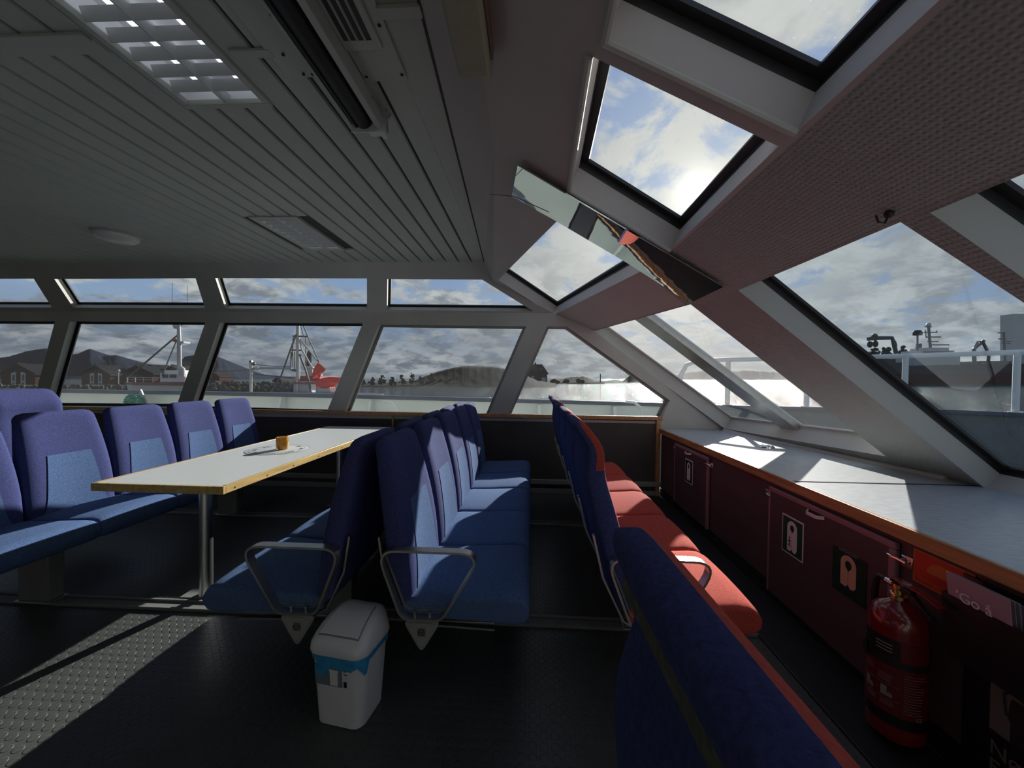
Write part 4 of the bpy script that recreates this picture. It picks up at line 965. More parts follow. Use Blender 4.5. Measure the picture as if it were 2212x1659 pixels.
# own boat: side deck, bulwark, foredeck rail
BW = thing('bulwark', 'white bulwark with dark blue cap rail along the side deck outside the windows', 'bulwark', (0, 5.5, 0))
cap = [(-900, 832), (-300, 836), (0, 839), (230, 842), (470, 846), (700, 851), (1062, 860), (1250, 865), (1430, 869.6)]
P = [on_y(x, y, 5.6) for x, y in cap]
bowp = [on_z(x, y, P[-1][2]) for x, y in ((1533, 874), (1777, 879), (2017, 883), (2212, 891), (2500, 905))]
bowp = [np.array([p[0], min(p[1], 5.6), p[2]]) for p in bowp]
P += bowp
cm = MB(); cm.loft([[p + np.array([0, -.05, -.055]), p + np.array([0, .07, -.055]), p + np.array([0, .07, 0]), p + np.array([0, -.05, 0])] for p in P]); cm.build('cap_rail', 'cap_blue', BW, bevel=.008)
for q_, m_ in ((P[:9], 'hull_white'), (P[8:], 'bow_shade_grey')):
    pm = MB(); pm.loft([[np.array([p[0], p[1], .10]), np.array([p[0], p[1] + .03, .10]), p + np.array([0, .03, -.05]), p + np.array([0, 0, -.05])] for p in q_]); pm.build('panel', m_, BW, smooth=False, label='white side panel' if m_ == 'hull_white' else 'white bow panel with its shade coloured in as grey-green')
for i, px in enumerate((-60, 285, 615, 806, 1165, 1325)):
    ya = np.interp(px, [c[0] for c in cap], [c[1] for c in cap]); p = on_y(px, ya, 5.57); g = MB()
    g.prism([p + np.array([-.02, 0, -.07]), p + np.array([-.02, -.10, -.07]), p + np.array([-.02, -.34, -.75]), p + np.array([-.02, 0, -.75])], (.04, 0, 0)); g.build('stiffener', 'hull_white', BW, smooth=False)
for px in (835, 1360):
    p = on_y(px, 872, 5.3); g = MB(); g.tube([p + np.array([-.05, 0, .03]), p + np.array([.06, 0, .02]), p + np.array([.15, 0, -.05]), p + np.array([.18, 0, -.16]), p + np.array([.18, 0, -.5])], .02, 8); g.build('pipe', 'rail_white', BW)
dk = MB(); dk.quad((XL, 4.5, .10), (9, 4.5, .10), (9, 5.62, .10), (XL, 5.62, .10)); dk.quad((1.6, -2.4, .10), (9, -2.4, .10), (9, 4.5, .10), (1.6, 4.5, .10)); dk.build('floor_deck', 'deck_grey', kind='structure', smooth=False)
rp = on_y(292, 862, 5.35); RC = thing('rope_coil', 'tangled green rope hanging on the bulwark outside the window', 'rope', rp)
random.seed(9)
for k in range(5):
    mb = MB(); ps = []
    for j in range(40): a = j * .42 + k; ps.append(rp + np.array([.10 * math.cos(a) * (1 + .25 * math.sin(a * 2.3 + k)), -.02 + .03 * math.sin(a * 1.7 + k), .055 * math.sin(a) - .03 * k * .5 + .02 * math.cos(a * 1.3)]))
    mb.tube(ps, .012, 6); mb.build('strand', 'rope_green', RC)
mb = MB(); mb.prism([rp + np.array([.02, .06, .14]), rp + np.array([.12, .06, -.08]), rp + np.array([-.06, .06, -.08])], (0, .02, 0)); mb.build('cleat_plate', 'pole_grey', RC, smooth=False)

RL = thing('deck_railing', 'white pipe railing on the foredeck beyond the front windows', 'railing', bowp[1])
post = [(1571, 777, 875), (1742, 774, 879), (1953, 769, 883), (2193, 761, 891)]
tops = []
for px, y0, y1 in post:
    q = on_z(px, y1, P[-1][2]); q[1] = min(q[1], 5.6)
    h = (on_y(px, y0, q[1]) - on_y(px, y1, q[1]))[2]; tops.append(q + np.array([0, 0, h])); mb = MB(); mb.tube([q, q + np.array([0, 0, h])], .030, 10); mb.lathe([(.06, 0), (.06, .012)], q, 12); mb.build('post', 'rail_white', RL)
mb = MB(); st = on_y(1470, 872, 5.55); mb.tube([st, on_y(1470, 812, 5.55), on_y(1483, 788, 5.55), on_y(1510, 779, 5.55)] + tops + [tops[-1] + (tops[-1] - tops[-2])], .030, 10); mb.build('top_rail', 'rail_white', RL)

# mountains
def ridge(name, label, prof, D, back, foot, m, seed=1, cat='mountain', jag=6, sub_=14, group=None):
    pr = []
    def sn(a, b): return sum(math.sin(a * f * 1.7 + b * f * 2.3 + seed * (k + 1.3)) * math.cos(b * f * 1.1 - a * f * .6 + k * seed) / f for k, f in enumerate((1, 2.1, 4.3, 8.7))) * .5
    xs_ = np.linspace(prof[0][0], prof[-1][0], (len(prof) - 1) * sub_ + 1)
    for i, x in enumerate(xs_): pr.append((x, float(np.interp(x, [p[0] for p in prof], [p[1] for p in prof])) + jag * .12 * sn(i * .9, 3.1)))
    rows = []; NR = 14
    for k in range(NR):
        f = k / (NR - 1); row = []
        for i, (x, y) in enumerate(pr):
            rdg = np.array(loc(at(x, y, D))); h = rdg[2] + SEA; d = D - foot * (1 - f); w = math.sin(math.pi * f); q = sn(i * .22, k * .5)
            row.append(wp(rdg[0] * (d / D), d + .05 * foot * w * q, -SEA + h * f ** 1.1 * (1 + .10 * w * q)))
        rows.append(row)
    rows.append([wp(loc(at(x, y, D))[0], D + back, -SEA - 1) for x, y in pr])
    mb = MB(); n = len(pr); mb.add([p for r in rows for p in r], [(i * n + j, i * n + j + 1, (i + 1) * n + j + 1, (i + 1) * n + j) for i in range(len(rows) - 1) for j in range(n - 1)])
    o = mb.build(name, m, ang=80); o['kind'] = 'structure'; o['label'] = label; return o
ridge('mountain', 'dark jagged mountain range across the harbour', [(-420, 815), (-120, 790), (-60, 782), (20, 770), (60, 758), (100, 752), (128, 768), (168, 764), (194, 753), (222, 768), (252, 767), (285, 780), (318, 788), (350, 805), (372, 818)], 1500, 400, 300, 'mountain', 3)
ridge('mountain', 'steep rounded mountain right of the range', [(352, 822), (375, 795), (400, 770), (420, 767), (445, 772), (470, 770), (490, 785), (510, 802), (528, 818), (540, 832)], 1300, 300, 200, 'mountain', 5)
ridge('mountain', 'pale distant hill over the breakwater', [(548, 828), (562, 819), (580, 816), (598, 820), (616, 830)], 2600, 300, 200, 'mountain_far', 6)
ridge('hill', 'low wooded shore seen through the bright front windows', [(1440, 816), (1480, 806), (1520, 801), (1570, 804), (1610, 800), (1650, 803), (1700, 806), (1760, 812), (1830, 818)], 900, 200, 120, 'mountain', 8, jag=14)
ridge('hill', 'green islet with a rounded hill across the water', [(752, 834), (790, 828), (840, 826), (895, 822), (920, 812), (945, 803), (975, 795), (1008, 790), (1040, 791), (1070, 793), (1100, 798), (1130, 808), (1160, 822), (1200, 828)], 165, 40, 28, 'hill_green', 11, jag=9)
ridge('hill', 'low dark skerry with a jetty beyond the islet', [(1140, 829), (1180, 825), (1215, 818), (1235, 814), (1262, 813), (1285, 822), (1310, 823), (1330, 820), (1352, 826), (1362, 828)], 260, 30, 20, 'hill_green', 12, jag=9)
ridge('hill', 'tiny tree-covered skerry at the end of the sound', [(1345, 826), (1352, 818), (1362, 810), (1372, 813), (1380, 818), (1392, 824)], 300, 20, 14, 'leaf_dark', 14, jag=8)
mb = MB(); pts_box(mb, 1190, 826.5, 1306, 830.5, 235, 4); mb.build('jetty', 'rock', smooth=False); tag(bpy.data.objects['jetty'], 'low stone jetty stretching right from the dark house', 'jetty')
mb = MB(); mb.tube([at(1297, 829, 240), at(1297, 808, 240)], .35, 6); tag(mb.build('beacon_pole', 'pole_dark'), 'thin beacon pole standing on the skerry', 'pole')

# breakwater of boulders (uncountable)
random.seed(21); mb = MB()
for k in range(420):
    px = random.uniform(455, 640); py = random.uniform(829, 845); D = 62 + random.uniform(-5, 5) - (py - 829) * .25; r_ = random.uniform(.25, .55)
    c = at(px, py, D); s3 = [random.uniform(.7, 1.3) for _ in range(3)]; mb.ball(c, r_, 4, sq=s3)
for k in range(160):
    px = random.uniform(-60, 280); py = random.uniform(833, 843); D = 80 + random.uniform(-5, 5); mb.ball(at(px, py, D), random.uniform(.25, .5), 4, sq=[random.uniform(.7, 1.3) for _ in range(3)])
o = mb.build('breakwater_rocks', 'rock', smooth=False, kind='stuff'); tag(o, 'heap of boulders forming the breakwater behind the boats', 'rocks'); o['kind'] = 'stuff'
mb = MB(); pts_box(mb, -420, 834, 460, 850, 84, 18); mb.build('quay', 'rock', smooth=False); tag(bpy.data.objects['quay'], 'dark stone quay under the red cabins', 'quay')

# gabled cabins on the far quay
def cabin(x0, x1, ye, yp, yb, D, label, dep=6, wall='house_red', wins=((.36, .5), (.64, .5)), chim=((.47, 1), (.58, 1))):
    R0 = thing('gabled_cabin', label, 'house', at((x0 + x1) / 2, yb, D), 'cabins on the quay'); xm = (x0 + x1) / 2
    b = MB(); b.prism([at(x0, yb, D), at(x1, yb, D), at(x1, ye, D), at(xm, yp, D), at(x0, ye, D)], EF * dep); b.build('wall', wall, R0, smooth=False)
    r = MB(); w = pxw(3, D); ov = (x1 - x0) * .06
    for s, xe in ((1, x1 + ov), (-1, x0 - ov)):
        yy = ye + (ye - yp) * .12; a, c = at(xm, yp - 2, D) - EF * .4, at(xe, yy - 1, D) - EF * .4; a2, c2 = at(xm, yp + 1, D) - EF * .4, at(xe, yy + 2, D) - EF * .4
        r.prism([a, c, c2, a2], EF * (dep + .8))
    r.build('roof', 'roof_dark', R0, smooth=False)
    for u, v in wins:
        cx = x0 + (x1 - x0) * u; hw = (x1 - x0) * .065; y1 = yb - (yb - ye) * .12; y0 = yp + (yb - yp) * (.36 if len(wins) > 1 else .5)
        f = MB(); sl = 1 if u < .5 else -1
        f.prism([at(cx - hw, y1, D - .15), at(cx + hw, y1, D - .15), at(cx + hw, y0 + (0 if sl < 0 else -3) * .8, D - .15), at(cx - hw, y0 + (0 if sl > 0 else -3) * .8, D - .15)], EF * .2); fo = f.build('window', 'house_white', R0, smooth=False)
        q = MB(); hm = y0 + (y1 - y0) * .62
        pts_box(q, cx - hw * .55, y0 + 3, cx + hw * .55, hm - 1.5, D - .2, .06); pts_box(q, cx - hw * .55, hm + 1.5, cx + hw * .55, y1 - 1, D - .2, .06); q.build('pane', 'glass_dark', fo, smooth=False)
    for u, k in chim:
        c = MB(); cx = x0 + (x1 - x0) * u; t = abs(u - .5) * 2; yr = yp + (ye - yp) * t; c.prism([at(cx - 1.4, yr - 6, D + 1), at(cx + 1.4, yr - 6, D + 1), at(cx + 1.4, yr + 2, D + 1), at(cx - 1.4, yr + 2, D + 1)], EF * .9); c.build('chimney', 'house_black', R0, smooth=False)
    return R0
cabin(2, 76, 806, 787, 840, 105, 'dark red gabled cabin under the left mountain slope')
cabin(176, 238, 808, 790, 840, 104, 'dark red gabled cabin alone below the pointed peak')
cabin(262, 330, 806, 791, 840, 111.5, 'dark red gabled cabin behind the moored white fishing boat', wins=((.3, .5),))
cabin(300, 352, 800, 789, 840, 127, 'pale grey gabled house half hidden by the white boat', wall='boat_grey', wins=((.4, .5),), chim=((.8, 1),))
cabin(345, 398, 806, 792, 840, 119, 'dark red gabled cabin behind the boat mast', wins=((.36, .5),))
cabin(452, 474, 812, 806, 832, 118, 'low red shed beside the window post on the breakwater', wins=(), chim=())
cabin(592, 610, 822, 815, 832, 70, 'tiny dark hut on top of the breakwater', wall='house_black', wins=(), chim=())
for px in (256,):
    mb = MB(); mb.tube([at(px, 831.0, 100), at(px, 802, 100)], .10, 6); lp_ = mb.build('lamp_post', 'pole_grey'); tag(lp_, 'slim lamp post on the quay between two cabins', 'lamp post'); q = MB(); q.ball(at(px, 801, 100), .35, 6); q.build('lamp_head', 'ship_white', lp_, world=False) if False else q.build('lamp_head', 'ship_white', lp_)

# trees and the dark house on the islet
def tree(px, yb, hpx, wpx, D, label, m='leaf_green', seed=0, group='trees along the islet shore', name='shore_tree'):
    random.seed(seed); b = at(px, yb, D); t = thing(name, label, 'tree', b, group); h = pxw(hpx, D); w = pxw(wpx, D) / 2
    k = MB(); k.tube([b - EU * .3, b + EU * h * .5], .08 + h * .012, 6); k.build('trunk', 'bark', t)
    c = MB()
    for i in range(26):
        u = random.random(); a = random.uniform(0, 6.28); rad = w * (1 - .72 * u) * random.uniform(.2, 1); r_ = w * random.uniform(.22, .42) * (1 - .5 * u)
        c.ball(b + EU * h * (.22 + .76 * u) + ER * rad * math.cos(a) + EF * rad * math.sin(a), r_, 4, sq=[random.uniform(.7, 1.3) for _ in range(3)])
    c.build('crown', m, t, smooth=False)
    return t
treeL = [(784, 833, 14, 17), (805, 833, 20, 19), (826, 834, 24, 19), (847, 834, 21, 17), (868, 834, 25, 20), (890, 835, 30, 17), (908, 835, 24, 15), (931, 836, 30, 26), (952, 836, 19, 24), (975, 836, 17, 22), (1030, 832, 12, 26), (1060, 833, 9, 22)]
words_ = ['first tree from the window post', 'second tree from the window post', 'third tree from the window post', 'fourth tree from the window post', 'fifth tree from the window post', 'slender pointed tree sixth from the window post', 'seventh tree from the window post', 'tallest bushy tree at the foot of the hill', 'low bush just past the tallest tree', 'low bush second past the tallest tree', 'wide pale bush below the hilltop', 'small bush at the hill end near the water']
for i, (x, y, h, w) in enumerate(treeL): tree(x, y, h, w, 148, words_[i] + ' on the green islet', seed=i)
for i, (x, y, h, w) in enumerate([(1198, 828, 9, 20), (1224, 828, 8, 18), (1250, 827, 8, 22)]): tree(x, y, h, w, 228, ['dark bush beside the dark house', 'second dark bush past the dark house', 'third dark bush past the dark house'][i], 'leaf_dark', 40 + i, 'bushes by the dark house')
DH = thing('dark_house', 'tall dark wooden house on the islet point behind the window post', 'house', at(1162, 828, 200))
b = MB(); b.prism([at(1142, 829, 200), at(1182, 829, 200), at(1182, 806, 200), at(1170, 789, 200), at(1150, 789, 200), at(1142, 800, 200)], EF * 10); b.build('wall', 'house_black', DH, smooth=False)
r = MB(); r.prism([at(1149, 787, 199.5), at(1171, 787, 199.5), at(1186, 808, 199.5), at(1182, 809, 199.5), at(1169, 790, 199.5), at(1150, 790, 199.5)], EF * 11); r.build('roof', 'roof_dark', DH, smooth=False)
r = MB(); pts_box(r, 1155, 783, 1158, 789, 202, 1); r.build('chimney', 'house_black', DH, smooth=False)
for x0, y0, x1, y1 in ((1164, 795, 1173, 800), (1170, 815, 1179, 826), (1148, 812, 1154, 818)): r = MB(); pts_box(r, x0, y0, x1, y1, 199.8, .15); r.build('window', 'glass_dark' if y0 < 810 else 'boat_grey', DH, smooth=False)
mb = MB(); c = at(1140, 829, 170); mb.loft([[wp(*(np.array(loc(c)) + np.array(q))) for q in ring] for ring in ([(-2.2, 0, 0), (-2, .8, 0), (-2, -.8, 0)], [(0, 0, -.4), (0, .9, .5), (0, -.9, .5)], [(2, 0, -.3), (2, .7, .5), (2, -.7, .5)])]); mb.ball(wp(*(np.array(loc(c)) + np.array([.3, 0, .7]))), .6, 5); mb.build('motorboat', 'ship_white', smooth=False); tag(bpy.data.objects['motorboat'], 'little white motorboat moored by the islet', 'boat')

# white fishing boat with red rail
D = 24
FBT = thing('fishing_boat', 'white fishing boat with dark red gunwale and tall grey mast', 'boat', at(335, 846, D))
def bp(x, y, dd=0): return at(x, y, D + dd)
mb = MB(); mb.loft([[bp(272, 828, 1.5), bp(272, 828, 1.5), bp(280, 852, 1.5), bp(280, 852, 1.5)], [bp(285, 829, 0), bp(285, 829, 3), bp(290, 856, 2.4), bp(290, 856, .5)], [bp(330, 831, -.6), bp(330, 831, 3.6), bp(330, 860, 3), bp(330, 860, 0)], [bp(430, 832, -.6), bp(430, 832, 3.6), bp(430, 862, 3), bp(430, 862, 0)]]); mb.build('hull', 'hull_white', FBT, smooth=False)
mb = MB(); mb.loft([[bp(270, 824, 1.4), bp(270, 824, 1.6), bp(271, 830, 1.6), bp(271, 830, 1.4)], [bp(285, 825, -.1), bp(285, 825, 3.1), bp(285, 831.5, 3.1), bp(285, 831.5, -.1)], [bp(330, 826, -.7), bp(330, 826, 3.7), bp(330, 832.5, 3.7), bp(330, 832.5, -.7)], [bp(430, 827, -.7), bp(430, 827, 3.7), bp(430, 833.5, 3.7), bp(430, 833.5, -.7)]]); mb.build('gunwale', 'boat_dark_red', FBT, smooth=False)
mb = MB(); pts_box(mb, 345, 806, 400, 826, D + .6, 2); pts_box(mb, 352, 800, 392, 807, D + .8, 1.6); cbn = mb.build('wheelhouse', 'hull_white', FBT, smooth=False, bevel=.05)
mb = MB(); pts_box(mb, 350, 809, 362, 816, D + .55, .08); pts_box(mb, 366, 809, 380, 816, D + .55, .08); mb.build('window', 'glass_dark', cbn, smooth=False)
mb = MB()
for (x, y) in ((275, 814), (292, 814), (310, 815), (330, 816)): mb.tube([bp(x, y, -.2), bp(x, 826, -.2)], .03, 6)
mb.tube([bp(273, 815, -.2), bp(340, 815.5, -.2)], .03, 6); mb.tube([bp(273, 820, -.2), bp(340, 821, -.2)], .02, 6); mb.build('bow_rail', 'pole_grey', FBT)
mb = MB(); mb.tube([bp(388, 836, 1), bp(387, 740, 1), bp(386, 702, 1)], [.13, .12, .09], 10); ms = mb.build('mast', 'pole_grey', FBT)
mb = MB(); mb.lathe([(.001, 0), (.16, 0), (.18, .1), (.12, .2), (.001, .24)], bp(382, 710, 1), 12, caps=False); mb.ball(bp(379, 704, 1), .14, 8); mb.build('searchlight', 'ship_white', ms)
mb = MB(); mb.tube([bp(388, 741, 1), bp(400, 741, 1)], .05, 6); mb.frame_box(bp(397, 740, 1), ER, EF, EU, .20, .25, .06); mb.build('radar', 'ship_white', ms)
mb = MB(); mb.lathe([(.001, -.3), (.16, -.3), (.18, 0), (.16, .22), (.001, .36)], bp(393, 803, .4), 14, caps=False); mb.build('satellite_dome', 'ship_white', FBT)
mb = MB(); mb.tube([bp(276, 816, .4), bp(386, 722, 1)], .055, 8); mb.tube([bp(350, 812, .5), bp(382, 734, 1)], .04, 6); mb.build('stay', 'pole_dark', FBT)
mb = MB(); mb.frame_box(bp(377, 735, .9), ER, EF, EU, .06, .06, .10); mb.build('lantern', 'boat_red', ms)
mb = MB(); mb.tube([bp(371, 690, 1), bp(372, 610, 1)], .012, 5); mb.tube([bp(371, 690, 1), bp(386, 705, 1)], .02, 5); mb.build('whip_antenna', 'pole_dark', ms)
mb = MB(); mb.tube([bp(404, 695, 1), bp(405, 617, 1)], .012, 5); mb.tube([bp(404, 695, 1), bp(388, 705, 1)], .02, 5); mb.build('whip_antenna', 'pole_dark', ms)

# grey workboat with mast, red tarpaulins and a raft canister
D = 15
WB = thing('fishing_boat', 'grey workboat with lattice mast, red tarpaulins and white raft canister', 'boat', at(640, 860, D))
mb = MB(); mb.loft([[bp(380, 858, -1), bp(380, 858, 4), bp(382, 875, 3.5), bp(382, 875, -.5)], [bp(500, 846, -1), bp(500, 846, 4), bp(500, 880, 3.5), bp(500, 880, -.5)], [bp(760, 848, -1), bp(760, 848, 4), bp(760, 882, 3.5), bp(760, 882, -.5)], [bp(830, 850, 1.4), bp(830, 850, 1.6), bp(828, 880, 1.6), bp(828, 880, 1.4)]]); mb.build('hull', 'ship_white', WB, smooth=False)
mb = MB(); pts_box(mb, 633, 828, 670, 852, D, 2); dh = mb.build('deck_house', 'boat_grey', WB, smooth=False, bevel=.04)
mb = MB(); pts_box(mb, 631, 826, 682, 829, D - .1, 2.2); mb.build('roof_edge', 'boat_dark_red', dh, smooth=False)
mb = MB(); pts_box(mb, 660, 793, 674, 816, D + .8, .9); fn = mb.build('funnel', 'boat_grey', WB, smooth=False, bevel=.03)
mb = MB(); c = bp(667, 775, 1.2); mb.loft([[c + ER * r_ * math.cos(a) + EF * r_ * math.sin(a) + EU * zz_ + ER * sh for a in [2 * math.pi * j / 12 for j in range(12)]] for zz_, r_, sh in ((-.32, .10, -.05), (-.1, .12, 0), (.2, .10, .03), (.32, .05, .02))]); mb.build('net_bundle', 'net_black', WB)
mb = MB(); mb.tube([bp(643, 850), bp(643, 720), bp(643.5, 676)], .058, 10); mb.tube([bp(648, 850, .2), bp(647, 690, .2)], .02, 6); wm = mb.build('mast', 'pole_grey', WB)
mb = MB(); mb.tube([bp(633, 726), bp(665, 727)], .035, 6); mb.tube([bp(626, 756), bp(655, 757)], .03, 6); mb.build('crosstree', 'pole_dark', wm)
for i, pth in enumerate([((634, 727), (632, 757), (628, 785)), ((661, 727), (661, 745), (660, 790)), ((629, 760), (628, 795)), ((637, 760), (637, 796)), ((633, 762), (633, 790))]):
    mb = MB(); mb.tube([bp(x, y, .1) for x, y in pth], .022, 6); mb.build('lattice_bar', 'pole_dark', wm)
for i, (pth, r_, m_) in enumerate([(((640, 722), (625, 762), (608, 810), (585, 848)), .028, 'pole_dark'), (((645, 730), (652, 755), (672, 790), (692, 818)), .032, 'ship_white'), (((648, 733), (672, 762), (690, 785)), .028, 'pole_grey'), (((646, 680), (664, 725), (690, 783)), .022, 'pole_dark'), (((647, 765), (660, 798), (668, 825), (672, 850)), .04, 'pole_dark'), (((646, 690), (656, 726)), .018, 'pole_dark')]):
    mb = MB(); mb.tube([bp(x, y, -.1) for x, y in pth], r_, 7); mb.build('stay', m_, WB)
mb = MB(); mb.tube([bp(542, 850, -.5), bp(542, 782, -.5)], .05, 10); gp_ = mb.build('gallows_post', 'pole_grey', WB)
mb = MB(); mb.ball(bp(548, 786, -.6), .07, 8); mb.tube([bp(540, 782, -.5), bp(545, 781, -.5)], .06, 8); mb.build('block', 'pole_dark', gp_)
mb = MB(); mb.tube([bp(544, 795, -.4), bp(630, 796)], .05, 8); mb.tube([bp(544, 798.5, -.4), bp(560, 799, -.3)], .03, 6); mb.frame_box(bp(556, 797, -.4), ER, EF, EU, .06, .06, .06); bm_ = mb.build('boom', 'pole_grey', WB)
mb = MB(); mb.prism([bp(623, 798), bp(642, 797), bp(642, 803), (bp(632, 802))], EF * .3); mb.build('boom_saddle', 'pole_dark', bm_, smooth=False)
mb = MB(); mb.tube([bp(545, 808, -.4), bp(636, 817)], .03, 7); mb.tube([bp(450, 805, 0), bp(540, 799, -.5)], .022, 6); mb.tube([bp(548, 787, -.5), bp(600, 792), (bp(630, 792))], .014, 5); mb.build('lower_spar', 'pole_dark', WB)
def cloth(pix, name, m, sag, dd):
    mb = MB(); n = len(pix[0]); g = [[bp(x, y, dd + sag * math.sin(i * 1.9 + j * 1.3)) for j, (x, y) in enumerate(r)] for i, r in enumerate(pix)]
    mb.add([p for r in g for p in r] + [p + EF * .05 for r in g for p in r], [(i * n + j, i * n + j + 1, (i + 1) * n + j + 1, (i + 1) * n + j) for i in range(len(pix) - 1) for j in range(n - 1)] + [tuple(len(pix) * n + q for q in (i * n + j, (i + 1) * n + j, (i + 1) * n + j + 1, i * n + j + 1)) for i in range(len(pix) - 1) for j in range(n - 1)]); return mb.build(name, m, WB, ang=30)
cloth([[(686, 784), (692, 788), (698, 793), (703, 798)], [(678, 795), (686, 799), (693, 803), (696, 805)], [(675, 806), (682, 808), (688, 809), (692, 810)], [(674, 818), (681, 817), (687, 816), (690, 816)]], 'tarpaulin', 'tarp_red', .15, -.3)
cloth([[(680, 822), (694, 820), (712, 817), (733, 819)], [(682, 830), (696, 828), (712, 826), (731, 826)], [(683, 839), (697, 836), (712, 833), (724, 834)], [(685, 842), (696, 839), (706, 836), (718, 836)]], 'tarpaulin', 'tarp_red', .12, -.5)
mb = MB(); pts_box(mb, 646, 812, 690, 824, D + .3, 1.6); mb.loft([[bp(680, 820, .2), bp(680, 820, .8), bp(680, 824, .8), bp(680, 824, .2)], [bp(712, 814, .2), bp(712, 814, .8), bp(712, 818, .8), bp(712, 818, .2)], [bp(738, 816, .2), bp(738, 816, .8), bp(738, 820, .8), bp(738, 820, .2)]]); mb.build('red_tender', 'boat_dark_red', WB, smooth=False)
mb = MB(); c0_, c1_ = bp(684, 846, -.6), bp(722, 846, -.2); rw = pxw(10, D); mb.tube([c0_, c0_ + (c1_ - c0_) * .04, c1_ - (c1_ - c0_) * .04, c1_], [rw * .85, rw, rw, rw * .85], 20); rc = mb.build('raft_canister', 'boat_grey', WB)
mb = MB()
for t in (.70, .82, .94): mb.tube([c0_ + (c1_ - c0_) * t, c0_ + (c1_ - c0_) * (t + .07)], rw * 1.04, 20)
mb.build('white_band', 'rail_white', rc, label='white bands round the canister end')

# big ship across the harbour, beyond the bow
D = 170
SH = thing('supply_ship', 'long dark ship with red underside moored beyond the bow railing', 'ship', at(2080, 833, D))
mb = MB(); mb.loft([[bp(1795, 790, 8), bp(1795, 790, 8.5), bp(1800, 834, 8.5), bp(1800, 834, 8)], [bp(1830, 788, 2), bp(1830, 788, 15), bp(1832, 834, 13), bp(1832, 834, 4)], [bp(1950, 790), bp(1950, 790, 18), bp(1950, 834, 18), bp(1950, 834)], [bp(2420, 782), bp(2420, 782, 18), bp(2420, 834, 18), bp(2420, 834)]]); mb.build('hull', 'ship_grey', SH, smooth=False)
mb = MB(); mb.loft([[bp(1800, 809, 7.6), bp(1800, 809, 9), bp(1802, 830, 9), bp(1802, 830, 7.6)], [bp(1831, 809, 1.8), bp(1831, 809, 15), bp(1833, 830, 13), bp(1833, 830, 3.6)], [bp(1950, 808, -.3), bp(1950, 808, 18), bp(1950, 830, 18), bp(1950, 830, -.3)], [bp(2420, 800, -.3), bp(2420, 800, 18), bp(2420, 829, 18), bp(2420, 829, -.3)]]); mb.build('underside', 'ship_red', SH, smooth=False)
mb = MB(); pts_box(mb, 1890, 783, 1960, 791, D + 1, 12); pts_box(mb, 1900, 776, 1935, 784, D + 2, 8); mb.build('fore_deckhouse', 'ship_grey', SH, smooth=False)
mb = MB(); pts_box(mb, 1976, 764, 2074, 790, D + 2, 12); pts_box(mb, 1990, 757, 2062, 766, D + 3, 9); pts_box(mb, 2000, 751, 2050, 759, D + 4, 7); br = mb.build('bridge', 'ship_white', SH, smooth=False)
mb = MB(); pts_box(mb, 1995, 759, 2058, 763, D + 2.8, .3); mb.build('bridge_windows', 'glass_dark', br, smooth=False)
mb = MB(); mb.tube([bp(2010, 756, 5), bp(2006, 706, 5)], .5, 6)
for x0, x1, y in ((1998, 2012, 706), (1996, 2024, 718), (2000, 2032, 728), (2004, 2026, 738), (2012, 2050, 745)): mb.tube([bp(x0, y, 5), bp(x1, y, 5)], .28, 5)
mb.tube([bp(1999, 712, 5), bp(2001, 730, 5)], .2, 5); mb.tube([bp(2024, 718, 5), bp(2023, 714, 5)], .2, 5); mm = mb.build('radar_mast', 'ship_grey', SH)
mb = MB(); mb.ball(bp(2006, 701.5, 5), .9, 8); mb.build('radar_dome', 'ship_white', mm)
mb = MB(); mb.tube([bp(1982, 764, 6), bp(1982, 722, 6)], .35, 6); ps_ = mb.build('dome_post', 'ship_grey', SH); mb = MB(); mb.lathe([(.001, -1.1), (1.6, -1.1), (1.75, 0), (1.2, 1.1), (.001, 1.4)], bp(1982, 719, 6), 14, caps=False); mb.build('satellite_dome', 'ship_grey', ps_)
mb = MB(); mb.tube([bp(2105, 790, 3), bp(2104, 754, 3), bp(2125, 736, 3)], .7, 7); mb.tube([bp(2125, 738, 3), bp(2113, 738, 3), bp(2103, 756, 3)], .45, 6); mb.tube([bp(2122, 738, 3), bp(2130, 752, 3), bp(2136, 768, 3), bp(2134, 784, 3)], .6, 7); mb.build('deck_crane', 'pole_dark', SH)
mb = MB(); mb.tube([bp(2172, 790, 4), bp(2168, 718, 4)], .4, 6)
for x0, x1, y in ((2156, 2172, 719), (2158, 2174, 732), (2164, 2182, 742), (2166, 2184, 738)): mb.tube([bp(x0, y, 4), bp(x1, y, 4)], .25, 5)
mb.build('aft_mast', 'ship_grey', SH)
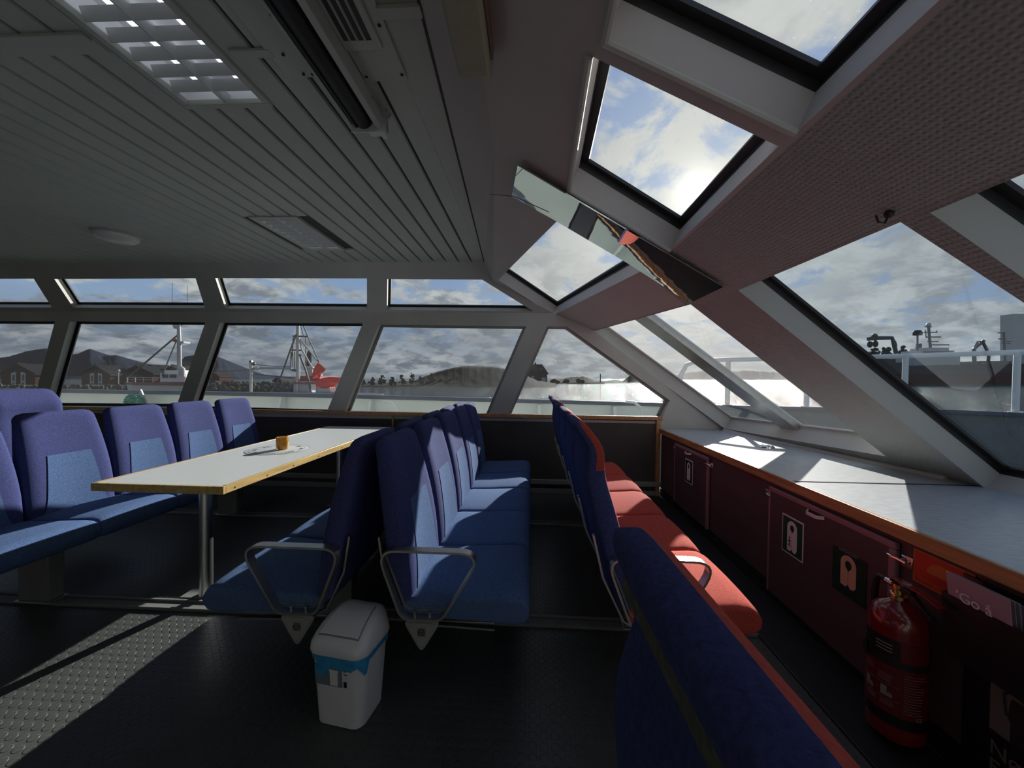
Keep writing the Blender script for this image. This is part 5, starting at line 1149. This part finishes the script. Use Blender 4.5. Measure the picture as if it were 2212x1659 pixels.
mb = MB(); pts_box(mb, 2120, 780, 2185, 789, D + 1, 10); mb.build('deck_cargo', 'pole_dark', SH, smooth=False)
mb = MB(); pts_box(mb, 2188, 678, 2320, 786, D + 60, 6); qb = mb.build('quay_building', 'ship_white', smooth=False); tag(qb, 'pale block building behind the moored ship', 'building')
GC = thing('grab_crane', 'dark grab crane with hanging claw over the wooded bank', 'crane', at(1935, 760, 150)); D = 150
mb = MB(); mb.tube([bp(1936, 764), bp(1931, 742), bp(1927, 730), bp(1880, 731)], .7, 7); mb.tube([bp(1936, 748), bp(1933, 738), bp(1924, 728), bp(1884, 728)], .4, 6); mb.build('boom', 'pole_dark', GC)
mb = MB(); mb.ball(bp(1889, 726), 1.0, 7); mb.frame_box(bp(1884, 732), ER, EF, EU, 1.6, .6, .6); mb.tube([bp(1876, 736), bp(1878, 731), bp(1884, 731)], .35, 6); mb.build('winch_head', 'pole_dark', GC)
mb = MB(); mb.ball(bp(1879, 744), 1.1, 7, sq=(.8, .8, 1.2)); mb.ball(bp(1891, 743), 1.1, 7, sq=(.8, .8, 1.2)); mb.tube([bp(1879, 742), bp(1891, 742)], .5, 6); mb.tube([bp(1890, 732), bp(1892, 742)], .35, 6); mb.build('claw', 'net_black', GC)
tl = [(1868, 770, 14, 24, 'leaf_dark'), (1890, 772, 22, 34, 'leaf_dark'), (1913, 774, 26, 36, 'leaf_dark'), (1952, 774, 32, 28, 'leaf_brown'), (1985, 772, 32, 26, 'leaf_brown')]
tw = ['low dark tree at the gasket edge behind the railing', 'dark round tree under the grab crane claw', 'dark round tree right of the crane claw', 'brownish loose tree between crane and ship mast', 'brownish loose tree beside the ship mast']
for i, (x, y, h, w, m_) in enumerate(tl): tree(x, y + 4, h, w, 215, tw[i], m_, 60 + i, 'trees behind the ship', 'bank_tree')
ridge('hill', 'dark wooded bank behind the ship', [(1780, 826), (1840, 800), (1880, 776), (1930, 770), (2000, 770), (2080, 782), (2200, 786), (2420, 784)], 225, 40, 20, 'leaf_dark', 19, jag=10)
